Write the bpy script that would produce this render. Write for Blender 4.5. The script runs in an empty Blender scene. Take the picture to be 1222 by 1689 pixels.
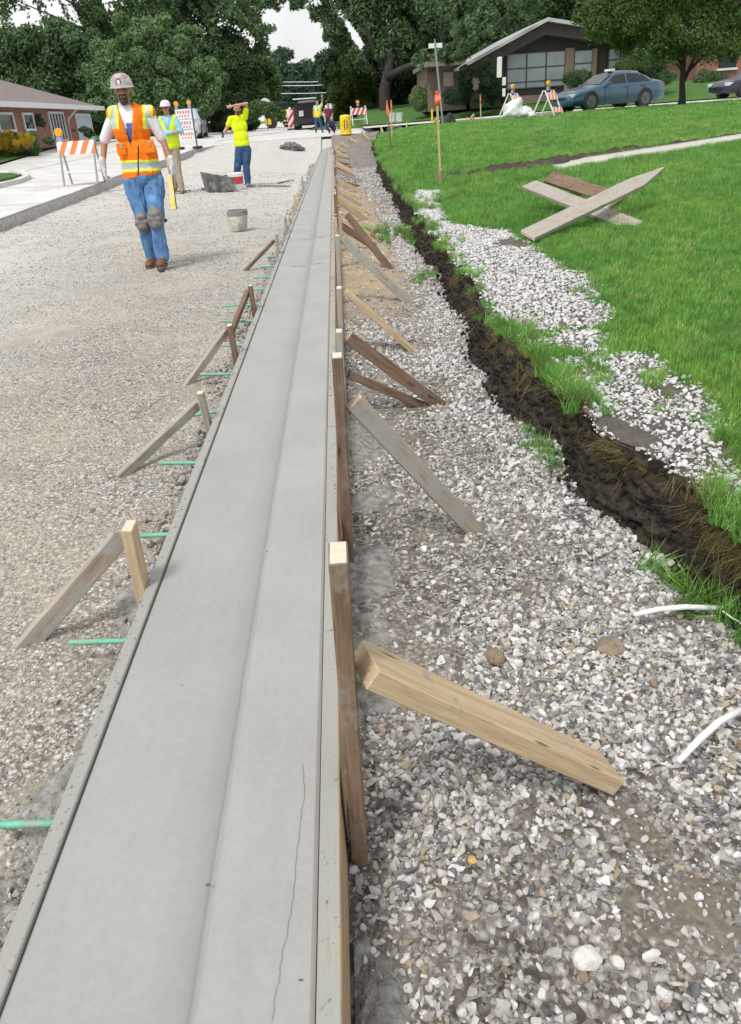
import bpy, bmesh, math, random
import numpy as np
from mathutils import Vector, Matrix, Euler
random.seed(7); RNG = np.random.default_rng(11)
R = math.radians
SC = bpy.context.scene; COL = SC.collection

# ---------------------------------------------------------------- camera
CF, CCX, CCY = 1300., 611., 844.5
CAM_H, ROLL, VP = 1.35, R(4.0), (550., 195.)
_d = np.array([(VP[0]-CCX)/CF, (VP[1]-CCY)/CF, 1.]); _d /= np.linalg.norm(_d)
_u = np.array([-math.sin(ROLL), -math.cos(ROLL), 0.]); _u[2] = -(_u[0]*_d[0]+_u[1]*_d[1])/_d[2]; _u /= np.linalg.norm(_u)
CM = np.array([np.cross(_d, _u), _d, _u]); CP = np.array([0, 0, CAM_H])
cam = bpy.data.objects.new('camera', bpy.data.cameras.new('camera')); COL.objects.link(cam)
cam.data.sensor_fit = 'VERTICAL'; cam.data.sensor_height = 36; cam.data.lens = 36*CF/1689
cam.data.clip_start = .05; cam.data.clip_end = 2000
_r, _dn, _f = CM[:, 0], CM[:, 1], CM[:, 2]
_m = Matrix(((_r[0], -_dn[0], -_f[0], 0), (_r[1], -_dn[1], -_f[1], 0), (_r[2], -_dn[2], -_f[2], CAM_H), (0, 0, 0, 1)))
cam.matrix_world = _m; SC.camera = cam
def at(u, v, y):                       # real point on the sight line at a surveyed distance y
    r = CM @ np.array([(u-CCX)/CF, (v-CCY)/CF, 1.]); return CP + r*(y/r[1])
def on(u, v, f):                       # point where the sight line meets a ground surface f(x, y)
    r = CM @ np.array([(u-CCX)/CF, (v-CCY)/CF, 1.]); r = r/r[1]
    y0 = .3
    for y in np.geomspace(.4, 200, 900):
        p = CP + r*y
        if p[2] < f(p[0], p[1]): break
        y0 = y
    lo, hi = y0, y
    for _ in range(30):
        m = (lo+hi)/2; p = CP+r*m
        if p[2] < f(p[0], p[1]): hi = m
        else: lo = m
    p = CP+r*hi; return np.array([p[0], p[1], f(p[0], p[1])])

# ---------------------------------------------------------------- world and sun
SUN_EL, SUN_AZ = R(58), R(215)
w = bpy.data.worlds.new('World'); SC.world = w; w.use_nodes = True
nt = w.node_tree; nt.nodes.clear()
sky = nt.nodes.new('ShaderNodeTexSky'); sky.sky_type = 'NISHITA'; sky.sun_disc = False
sky.sun_elevation = SUN_EL; sky.sun_rotation = SUN_AZ; sky.air_density = 1.0; sky.dust_density = 3.0; sky.ozone_density = 1.0
hsv = nt.nodes.new('ShaderNodeHueSaturation'); hsv.inputs['Saturation'].default_value = .25
mx = nt.nodes.new('ShaderNodeMixRGB'); mx.inputs[0].default_value = .55; mx.inputs[2].default_value = (7.6, 7.65, 7.7, 1)
bgn = nt.nodes.new('ShaderNodeBackground'); bgn.inputs[1].default_value = .10
out = nt.nodes.new('ShaderNodeOutputWorld')
tc = nt.nodes.new('ShaderNodeTexCoord'); nz = nt.nodes.new('ShaderNodeTexNoise'); nz.inputs['Scale'].default_value = 3.5; nz.inputs['Detail'].default_value = 5
rmp = nt.nodes.new('ShaderNodeMapRange'); rmp.inputs[1].default_value = .35; rmp.inputs[2].default_value = .65; rmp.inputs[3].default_value = .35; rmp.inputs[4].default_value = .9
nt.links.new(tc.outputs['Generated'], nz.inputs['Vector']); nt.links.new(nz.outputs['Fac'], rmp.inputs[0]); nt.links.new(rmp.outputs[0], mx.inputs[0])
nt.links.new(sky.outputs[0], hsv.inputs['Color']); nt.links.new(hsv.outputs[0], mx.inputs[1]); nt.links.new(mx.outputs[0], bgn.inputs[0]); nt.links.new(bgn.outputs[0], out.inputs[0])
sl = bpy.data.lights.new('sun', 'SUN'); sl.energy = 1.5; sl.angle = R(11); sl.color = (1, .97, .92)
so = bpy.data.objects.new('sun', sl); COL.objects.link(so)
_sd = Vector((math.sin(SUN_AZ)*math.cos(SUN_EL), math.cos(SUN_AZ)*math.cos(SUN_EL), math.sin(SUN_EL)))
so.rotation_euler = _sd.to_track_quat('Z', 'Y').to_euler(); so.location = (0, 0, 30)
SC.view_settings.view_transform = 'Standard'; SC.view_settings.look = 'None'; SC.view_settings.gamma = 1
SC.view_settings.exposure = 0.68

# ---------------------------------------------------------------- numpy noise
def vnoise(x, y, s=1., seed=0):
    x = np.asarray(x, float)*s; y = np.asarray(y, float)*s
    xi = np.floor(x).astype(np.int64); yi = np.floor(y).astype(np.int64); xf = x-xi; yf = y-yi
    xf = xf*xf*(3-2*xf); yf = yf*yf*(3-2*yf)
    def h(a, b):
        n = (a*374761393 + b*668265263 + seed*1442695041) & 0x7fffffff
        n = ((n ^ (n >> 13))*1274126177) & 0x7fffffff
        return ((n ^ (n >> 16)) & 0xffff)/65535.
    return (h(xi, yi)*(1-xf)+h(xi+1, yi)*xf)*(1-yf)+(h(xi, yi+1)*(1-xf)+h(xi+1, yi+1)*xf)*yf - .5
def fbm(x, y, s=1., seed=0, o=4):
    t = 0; a = 1.
    for i in range(o): t = t+vnoise(x, y, s, seed+i)*a; a *= .5; s *= 2.1
    return t
def sm(t): t = np.clip(t, 0, 1); return t*t*(3-2*t)

# ---------------------------------------------------------------- materials
MATS = {}
def newmat(name):
    m = bpy.data.materials.new(name); m.use_nodes = True; MATS[name] = m
    return m, m.node_tree, m.node_tree.nodes['Principled BSDF']
def N(t, kind, **kw):
    n = t.nodes.new(kind)
    for k, v in kw.items():
        if k in n.inputs.keys() if isinstance(k, str) else False: n.inputs[k].default_value = v
        else: setattr(n, k, v)
    return n
def ramp(t, stops, fac=None, interp='LINEAR'):
    r = t.nodes.new('ShaderNodeValToRGB'); e = r.color_ramp; e.interpolation = interp
    while len(e.elements) < len(stops): e.elements.new(.5)
    for i, (p, c) in enumerate(stops): e.elements[i].position = p; e.elements[i].color = (*c, 1) if len(c) == 3 else c
    if fac is not None: t.links.new(fac, r.inputs[0])
    return r
def mixc(t, fac, a, b, mode='MIX'):
    m = t.nodes.new('ShaderNodeMixRGB'); m.blend_type = mode
    for i, s in enumerate((fac, a, b)):
        if hasattr(s, 'is_output') or isinstance(s, bpy.types.NodeSocket): t.links.new(s, m.inputs[i])
        elif i == 0: m.inputs[0].default_value = s
        else: m.inputs[i].default_value = (*s, 1)
    return m.outputs[0]
def bump(t, b, h, strength=.3, dist=.01):
    n = t.nodes.new('ShaderNodeBump'); n.inputs['Strength'].default_value = strength; n.inputs['Distance'].default_value = dist
    t.links.new(h, n.inputs['Height']); t.links.new(n.outputs[0], b.inputs['Normal']); return n
def coords(t, kind='Object', scale=(1, 1, 1), rnd=False):
    c = t.nodes.new('ShaderNodeTexCoord'); mp = t.nodes.new('ShaderNodeMapping'); mp.inputs['Scale'].default_value = scale
    t.links.new(c.outputs[kind], mp.inputs[0])
    if rnd:
        oi = t.nodes.new('ShaderNodeObjectInfo'); cx = t.nodes.new('ShaderNodeCombineXYZ'); ml = t.nodes.new('ShaderNodeMath'); ml.operation = 'MULTIPLY'; ml.inputs[1].default_value = 37.
        t.links.new(oi.outputs['Random'], ml.inputs[0]); t.links.new(ml.outputs[0], cx.inputs[0]); t.links.new(ml.outputs[0], cx.inputs[1]); t.links.new(cx.outputs[0], mp.inputs['Location'])
    return mp.outputs[0]
def noise(t, vec, scale, detail=4, rough=.55, out='Fac'):
    n = t.nodes.new('ShaderNodeTexNoise'); n.inputs['Scale'].default_value = scale; n.inputs['Detail'].default_value = detail; n.inputs['Roughness'].default_value = rough
    t.links.new(vec, n.inputs['Vector']); return n.outputs[out]
def voro(t, vec, scale, feature='F1', out='Distance', rnd=1.):
    n = t.nodes.new('ShaderNodeTexVoronoi'); n.feature = feature; n.inputs['Scale'].default_value = scale; n.inputs['Randomness'].default_value = rnd
    t.links.new(vec, n.inputs['Vector']); return n
def plain(name, c, rough=.6, var=.12, scale=8, metal=0, bmp=0, spec=.5, dirt=None):
    m, t, b = newmat(name); v = coords(t, 'Object')
    n = noise(t, v, scale, 5)
    r = ramp(t, [(.3, tuple(x*(1-var) for x in c)), (.7, tuple(min(1, x*(1+var)) for x in c))], n); o = r.outputs[0]
    if dirt:
        n2 = noise(t, v, scale*.45, 6, .65); r2 = ramp(t, [(.5, (0, 0, 0)), (.62, (1, 1, 1))], n2); o = mixc(t, r2.outputs[0], o, dirt)
    t.links.new(o, b.inputs['Base Color']); b.inputs['Roughness'].default_value = rough; b.inputs['Metallic'].default_value = metal
    b.inputs['Specular IOR Level'].default_value = spec
    if bmp: bump(t, b, noise(t, v, scale*4, 3), bmp, .01)
    return m
def wood(name, light, dark, mud=0., mudc=(.27, .255, .23)):
    m, t, b = newmat(name); v = coords(t, 'Object', (1.2, 14, 14), True); vf = coords(t, 'Object', (1, 1, 1), True)
    g = noise(t, v, 3.5, 8, .65); g2 = noise(t, coords(t, 'Object', (2, 60, 60), True), 3, 3, .6)
    c = mixc(t, .35, ramp(t, [(.33, dark), (.62, light)], g).outputs[0], ramp(t, [(.35, dark), (.6, light)], g2).outputs[0])
    k = voro(t, coords(t, 'Object', (1.2, 6, 6), True), 3.0).outputs['Distance']; c = mixc(t, ramp(t, [(.05, (1, 1, 1)), (.12, (0, 0, 0))], k).outputs[0], c, tuple(x*.45 for x in dark))
    if mud:
        n = noise(t, vf, 9, 7, .7); c = mixc(t, ramp(t, [(.62-mud*.3, (0, 0, 0)), (.70-mud*.25, (1, 1, 1))], n).outputs[0], c, mudc)
    t.links.new(c, b.inputs['Base Color']); b.inputs['Roughness'].default_value = .8; b.inputs['Specular IOR Level'].default_value = .25
    bump(t, b, g2, .35, .004); return m
M_WOOD = wood('wood_fresh', (.56, .44, .29), (.36, .25, .15), .05)
M_WOOD2 = wood('wood_weathered', (.43, .38, .31), (.20, .155, .12), .6, (.33, .32, .29))
M_WOODD = wood('wood_dark_wet', (.24, .16, .11), (.09, .055, .04), .3, (.2, .16, .13))
M_WOODB = wood('wood_wet_brown', (.25, .175, .115), (.10, .065, .04), .35, (.24, .20, .16))
M_FORM = wood('wood_form_top', (.42, .37, .30), (.24, .20, .155), 1.1, (.31, .31, .285))
M_FORMO = wood('wood_form_orange', (.50, .35, .20), (.34, .22, .13), .35, (.28, .25, .21))
M_LATH = wood('wood_lath', (.60, .46, .26), (.42, .3, .16), 0)
M_ENDGR = plain('wood_end_grain', (.60, .53, .42), .85, .1, 60)
def gravel(name, cols, sc, mudc, mud, tan, tanamt, bmp=.8):
    m, t, b = newmat(name); v = coords(t, 'Object')
    w_ = noise(t, v, 9, 3, .5, 'Color'); vd = mixc(t, .018, v, w_, 'ADD')
    v1 = voro(t, vd, sc); v2 = voro(t, vd, sc*2.3); v3 = voro(t, vd, sc*.5)
    c1 = ramp(t, cols, N(t, 'ShaderNodeSeparateColor').outputs[0]); t.links.new(v1.outputs['Color'], c1.inputs[0].links[0].from_node.inputs[0])
    c2 = ramp(t, cols, N(t, 'ShaderNodeSeparateColor').outputs[1]); t.links.new(v2.outputs['Color'], c2.inputs[0].links[0].from_node.inputs[0])
    msk = ramp(t, [(.45, (0, 0, 0)), (.55, (1, 1, 1))], noise(t, v, sc*.35, 3)).outputs[0]
    c = mixc(t, msk, c1.outputs[0], c2.outputs[0])
    gap = ramp(t, [(.25, (1, 1, 1)), (.62, (.42, .38, .34))], v1.outputs['Distance']).outputs[0]; c = mixc(t, .8, c, gap, 'MULTIPLY')  # shade between the stones painted into the colour
    # ribbons of silt, tan fines and mud
    nt_ = noise(t, v, .9, 6, .62); c = mixc(t, ramp(t, [(.46-tanamt*.1, (0, 0, 0)), (.62, (.85, .85, .85))], nt_).outputs[0], c, mixc(t, .6, c, tan))
    n2 = noise(t, v, 2.3, 6, .65); f2 = ramp(t, [(.60-mud*.2, (0, 0, 0)), (.66-mud*.17, (.92, .92, .92))], n2).outputs[0]
    fine = ramp(t, [(.3, tuple(x*.75 for x in mudc)), (.7, tuple(x*1.2 for x in mudc))], noise(t, v, 90, 4, .7)).outputs[0]
    c = mixc(t, f2, c, fine)
    # worn-in washed stone further out on the roadbed; silt dragged along the trench side of the form
    sp = N(t, 'ShaderNodeSeparateXYZ'); t.links.new(v, sp.inputs[0]); nn = noise(t, v, .35, 5, .6)
    def lin(sock, a, b_, amt=1.):
        mr = N(t, 'ShaderNodeMapRange'); mr.inputs[1].default_value = a; mr.inputs[2].default_value = b_; t.links.new(sock, mr.inputs[0]); return mr.outputs[0]
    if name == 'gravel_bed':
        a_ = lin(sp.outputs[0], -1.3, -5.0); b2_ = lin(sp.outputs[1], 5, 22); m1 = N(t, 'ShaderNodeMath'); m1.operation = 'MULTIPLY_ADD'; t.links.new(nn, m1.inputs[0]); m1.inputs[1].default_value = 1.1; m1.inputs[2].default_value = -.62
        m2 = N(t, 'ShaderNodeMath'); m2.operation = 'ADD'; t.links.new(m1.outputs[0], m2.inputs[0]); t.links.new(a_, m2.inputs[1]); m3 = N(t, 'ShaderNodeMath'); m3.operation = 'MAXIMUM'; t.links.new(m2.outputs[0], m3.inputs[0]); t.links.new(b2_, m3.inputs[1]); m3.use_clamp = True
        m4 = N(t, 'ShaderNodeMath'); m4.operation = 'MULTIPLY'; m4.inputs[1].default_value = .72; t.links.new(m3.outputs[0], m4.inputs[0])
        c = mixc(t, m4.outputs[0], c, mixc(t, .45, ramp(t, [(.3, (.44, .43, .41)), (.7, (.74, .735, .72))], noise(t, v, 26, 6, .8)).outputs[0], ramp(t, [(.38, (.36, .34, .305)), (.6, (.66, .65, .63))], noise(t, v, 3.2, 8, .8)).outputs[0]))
    else:
        a_ = lin(sp.outputs[0], .62, .0); m1 = N(t, 'ShaderNodeMath'); m1.operation = 'MULTIPLY_ADD'; t.links.new(noise(t, v, 1.6, 6, .65), m1.inputs[0]); m1.inputs[1].default_value = 2.4; m1.inputs[2].default_value = -1.0
        m2 = N(t, 'ShaderNodeMath'); m2.operation = 'MULTIPLY'; m2.use_clamp = True; t.links.new(m1.outputs[0], m2.inputs[0]); t.links.new(a_, m2.inputs[1])
        ya = lin(sp.outputs[1], 6.0, 8.5); yb_ = lin(sp.outputs[1], 22., 15.); xa_ = lin(sp.outputs[0], .85, .4); ms_ = [N(t, 'ShaderNodeMath') for _ in range(3)]
        for q_ in ms_: q_.operation = 'MULTIPLY'
        t.links.new(ya, ms_[0].inputs[0]); t.links.new(yb_, ms_[0].inputs[1]); t.links.new(ms_[0].outputs[0], ms_[1].inputs[0]); t.links.new(xa_, ms_[1].inputs[1]); t.links.new(ms_[1].outputs[0], ms_[2].inputs[0]); ms_[2].inputs[1].default_value = .85
        c = mixc(t, ms_[2].outputs[0], c, ramp(t, [(.3, (.26, .18, .11)), (.5, (.42, .32, .21)), (.7, (.52, .43, .31))], noise(t, v, 9, 8, .75)).outputs[0])
        c = mixc(t, m2.outputs[0], c, ramp(t, [(.3, (.15, .13, .11)), (.7, (.32, .285, .235))], noise(t, v, 60, 6, .75)).outputs[0])
    t.links.new(c, b.inputs['Base Color']); b.inputs['Roughness'].default_value = .92; b.inputs['Specular IOR Level'].default_value = .2
    h = mixc(t, .5, ramp(t, [(0, (1, 1, 1)), (.7, (0, 0, 0))], v1.outputs['Distance']).outputs[0], noise(t, v, sc*1.5, 5, .7), 'MIX')
    bump(t, b, h, bmp, .012); return m
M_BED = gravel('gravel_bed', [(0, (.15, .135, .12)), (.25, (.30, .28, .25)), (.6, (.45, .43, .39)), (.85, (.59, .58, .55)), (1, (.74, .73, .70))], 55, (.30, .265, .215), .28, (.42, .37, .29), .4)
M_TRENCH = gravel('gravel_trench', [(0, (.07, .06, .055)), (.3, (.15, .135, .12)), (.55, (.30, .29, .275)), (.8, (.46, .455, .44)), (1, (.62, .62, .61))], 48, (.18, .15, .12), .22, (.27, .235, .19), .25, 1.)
M_CONCFAR = plain('old_concrete', (.57, .56, .54), .9, .13, 1.6, dirt=(.46, .45, .425), bmp=.15)
M_CUT = plain('sawcut_concrete', (.40, .39, .37), .95, .25, 14, bmp=.6)
# fresh concrete with hairline crack
m, t, b = newmat('fresh_concrete'); v = coords(t, 'Object'); M_SLAB = m
c = ramp(t, [(.3, (.285, .283, .264)), (.7, (.338, .335, .314))], noise(t, v, 2.2, 6)).outputs[0]
c = mixc(t, .10, c, ramp(t, [(.35, (.25, .255, .245)), (.65, (.37, .372, .358))], noise(t, coords(t, 'Object', (9, 1.6, 1)), 3, 5)).outputs[0])
c = mixc(t, .16, c, ramp(t, [(.4, (.24, .245, .235)), (.6, (.36, .362, .348))], noise(t, v, 55, 5, .7)).outputs[0])
c = mixc(t, ramp(t, [(.0, (1, 1, 1)), (.022, (0, 0, 0))], voro(t, v, 7).outputs['Distance']).outputs[0], c, (.25, .25, .24))
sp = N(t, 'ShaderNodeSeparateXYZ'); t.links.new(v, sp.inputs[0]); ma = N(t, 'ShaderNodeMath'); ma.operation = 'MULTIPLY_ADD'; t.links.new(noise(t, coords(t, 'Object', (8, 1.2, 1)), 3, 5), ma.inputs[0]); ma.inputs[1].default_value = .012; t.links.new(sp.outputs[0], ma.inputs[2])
c = mixc(t, ramp(t, [(0, (0, 0, 0)), (.46, (.18, .18, .18)), (.50, (.75, .75, .75)), (.53, (0, 0, 0))], (lambda mr: (setattr(mr.inputs[1], 'default_value', -.465), setattr(mr.inputs[2], 'default_value', -.255), t.links.new(ma.outputs[0], mr.inputs[0]), mr.outputs[0])[3])(N(t, 'ShaderNodeMapRange'))).outputs[0], c, (.22, .22, .21))  # dark band painted along the gutter crease to deepen its shading
t.links.new(c, b.inputs['Base Color']); t.links.new(ramp(t, [(.35, (.36, .36, .36)), (.65, (.58, .58, .58))], noise(t, v, 3.5, 5)).outputs[0], b.inputs['Roughness']); b.inputs['Specular IOR Level'].default_value = .5
bump(t, b, noise(t, coords(t, 'Object', (30, 2, 1)), 4, 6, .65), .12, .004)
M_GROUT = plain('wet_concrete_spill', (.25, .245, .225), .85, .45, 30, bmp=1.)
def soilmat(name, c1, c2, c3):
    m, t, b = newmat(name); v = coords(t, 'Object')
    c = ramp(t, [(.3, c1), (.55, c2), (.75, c3)], noise(t, v, 14, 8, .7)).outputs[0]
    c = mixc(t, .5, c, ramp(t, [(.3, c1), (.7, c3)], noise(t, coords(t, 'Object', (1, 1, .35)), 60, 5, .7)).outputs[0])
    t.links.new(c, b.inputs['Base Color']); b.inputs['Roughness'].default_value = .97; b.inputs['Specular IOR Level'].default_value = .1
    bump(t, b, noise(t, v, 45, 7, .75), 1., .03); return m
M_SOIL = soilmat('dark_topsoil', (.028, .023, .019), (.072, .059, .048), (.17, .14, .115))
def grassmat(name, a, bcol, c3, scale=3.):
    m, t, b = newmat(name); v = coords(t, 'Object')
    c = ramp(t, [(.3, a), (.55, bcol), (.8, c3)], noise(t, v, scale, 6, .6)).outputs[0]
    c = mixc(t, .45, c, ramp(t, [(.3, tuple(x*.5 for x in a)), (.7, c3)], noise(t, coords(t, 'Object', (1, .5, 1)), 45, 5, .7)).outputs[0])
    t.links.new(c, b.inputs['Base Color']); b.inputs['Roughness'].default_value = .9; b.inputs['Specular IOR Level'].default_value = .15
    bump(t, b, noise(t, v, 40, 5, .8), 1., .05); return m
M_LAWN = grassmat('lawn_turf', (.07, .19, .03), (.10, .27, .045), (.16, .34, .06), 1.3)
M_LAWNF = grassmat('lawn_far', (.06, .15, .035), (.09, .20, .05), (.13, .25, .07), .8)
def leafmat(name, dark, mid, light, scale=.8, trans=.42):
    m, t, b = newmat(name); g = t.nodes.new('ShaderNodeNewGeometry')
    c = coords(t, 'Object'); n = noise(t, c, scale, 4, .6); n2 = noise(t, c, scale*9, 2)
    cc = mixc(t, .5, ramp(t, [(.3, dark), (.5, mid), (.72, light)], n).outputs[0], ramp(t, [(.3, dark), (.5, mid), (.7, light)], n2).outputs[0])
    rr = ramp(t, [(0, (.7, .7, .7)), (1, (1.25, 1.25, 1.25))], g.outputs['Random Per Island']).outputs[0]; cc = mixc(t, 1., cc, rr, 'MULTIPLY')
    t.links.new(cc, b.inputs['Base Color']); b.inputs['Roughness'].default_value = .6; b.inputs['Specular IOR Level'].default_value = .3
    tr = t.nodes.new('ShaderNodeBsdfTranslucent'); ms = t.nodes.new('ShaderNodeMixShader'); ms.inputs[0].default_value = trans
    t.links.new(cc, tr.inputs[0]); t.links.new(b.outputs[0], ms.inputs[1]); t.links.new(tr.outputs[0], ms.inputs[2]); t.links.new(ms.outputs[0], t.nodes['Material Output'].inputs[0]); return m
M_LF_DARK = leafmat('leaf_dark', (.065, .12, .05), (.11, .185, .08), (.18, .28, .13))
M_LF_MID = leafmat('leaf_mid', (.075, .135, .05), (.125, .21, .08), (.20, .31, .125))
M_LF_LOC = leafmat('leaf_locust', (.10, .175, .075), (.165, .27, .115), (.26, .39, .18))
M_LF_YEL = leafmat('leaf_yellowgreen', (.05, .09, .02), (.09, .15, .035), (.15, .23, .06))
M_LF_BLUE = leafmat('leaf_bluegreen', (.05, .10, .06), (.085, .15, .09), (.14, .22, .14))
M_LF_EVER = leafmat('leaf_evergreen', (.022, .048, .022), (.04, .08, .038), (.07, .12, .06))
M_FLOWER = leafmat('yellow_flower', (.22, .20, .03), (.5, .34, .02), (.62, .44, .04))
M_BARK = plain('bark', (.035, .029, .025), .95, .4, 9, bmp=.8)
# grass blades and stones (instanced)
m, t, b = newmat('grass_blade'); M_BLADE = m
oi = N(t, 'ShaderNodeObjectInfo'); g = N(t, 'ShaderNodeNewGeometry')
c = ramp(t, [(0, (.115, .28, .05)), (.5, (.18, .41, .08)), (.9, (.26, .50, .11)), (1, (.42, .48, .19))], oi.outputs['Random']).outputs[0]
c = mixc(t, 1., c, ramp(t, [(0, (.6, .6, .6)), (1, (1.3, 1.3, 1.3))], g.outputs['Random Per Island']).outputs[0], 'MULTIPLY')
c = mixc(t, 1., c, ramp(t, [(.3, (.72, .80, .70)), (.5, (1, 1, 1)), (.72, (1.35, 1.12, .95))], noise(t, g.outputs['Position'], .9, 5, .6)).outputs[0], 'MULTIPLY')
t.links.new(c, b.inputs['Base Color']); b.inputs['Roughness'].default_value = .55
tr = N(t, 'ShaderNodeBsdfTranslucent'); ms = N(t, 'ShaderNodeMixShader'); ms.inputs[0].default_value = .35
t.links.new(c, tr.inputs[0]); t.links.new(b.outputs[0], ms.inputs[1]); t.links.new(tr.outputs[0], ms.inputs[2]); t.links.new(ms.outputs[0], t.nodes['Material Output'].inputs[0])
M_BLADEDRY = leafmat('dry_grass_blade', (.10, .10, .03), (.20, .17, .07), (.32, .27, .13), 5)
def stonemat(name, cols):
    m, t, b = newmat(name); oi = N(t, 'ShaderNodeObjectInfo'); v = coords(t, 'Object')
    c = ramp(t, cols, oi.outputs['Random']).outputs[0]
    c = mixc(t, .35, c, ramp(t, [(.3, (.25, .22, .19)), (.7, (.75, .74, .72))], noise(t, v, 1.6, 5, .7)).outputs[0], 'OVERLAY')
    t.links.new(c, b.inputs['Base Color']); b.inputs['Roughness'].default_value = .88; b.inputs['Specular IOR Level'].default_value = .25
    bump(t, b, noise(t, v, 5, 4), .4, .1); return m
M_ST_W = stonemat('limestone_mixed', [(0, (.13, .13, .145)), (.08, (.22, .22, .225)), (.22, (.35, .34, .32)), (.45, (.48, .47, .45)), (.68, (.60, .595, .58)), (.86, (.75, .75, .75)), (.93, (.46, .40, .30)), (1, (.26, .20, .15))])
M_ST_T = stonemat('road_stone_tan', [(0, (.17, .155, .14)), (.2, (.29, .265, .23)), (.5, (.44, .43, .39)), (.8, (.57, .565, .53)), (1, (.74, .735, .71))])
M_ST_B = stonemat('white_limestone', [(0, (.34, .34, .34)), (.2, (.56, .56, .56)), (.6, (.64, .65, .65)), (.9, (.76, .76, .76)), (1, (.30, .27, .24))])
M_WHITE = plain('white_paint', (.75, .75, .74), .5, .05, 5)
M_BLACK = plain('black_rubber', (.02, .02, .022), .7, .2, 8)
M_DGREY = plain('dark_grey_plastic', (.09, .09, .09), .6, .25, 10)
M_GREY = plain('grey_metal', (.35, .36, .37), .4, .1, 8, metal=.7)
M_ORANGE = plain('orange_sheeting', (.85, .22, .06), .5, .08, 8)
M_AMBER = plain('amber_lens', (.85, .33, .02), .25, .08, 8)
M_RED = plain('red_sheeting', (.55, .05, .05), .5, .1, 8)
M_YEL = plain('yellow_plastic', (.75, .55, .02), .5, .08, 8)
M_FLAG = plain('orange_flag_tape', (.85, .16, .05), .5, .08, 20)
M_REBAR = plain('green_epoxy', (.13, .42, .29), .6, .2, 30, dirt=(.24, .32, .25))
M_GLASS = plain('dark_glass', (.018, .024, .03), .14, .1, 2, spec=.35)
M_WINL = plain('curtained_glass', (.36, .43, .45), .2, .12, 1.5, spec=.8)

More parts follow.
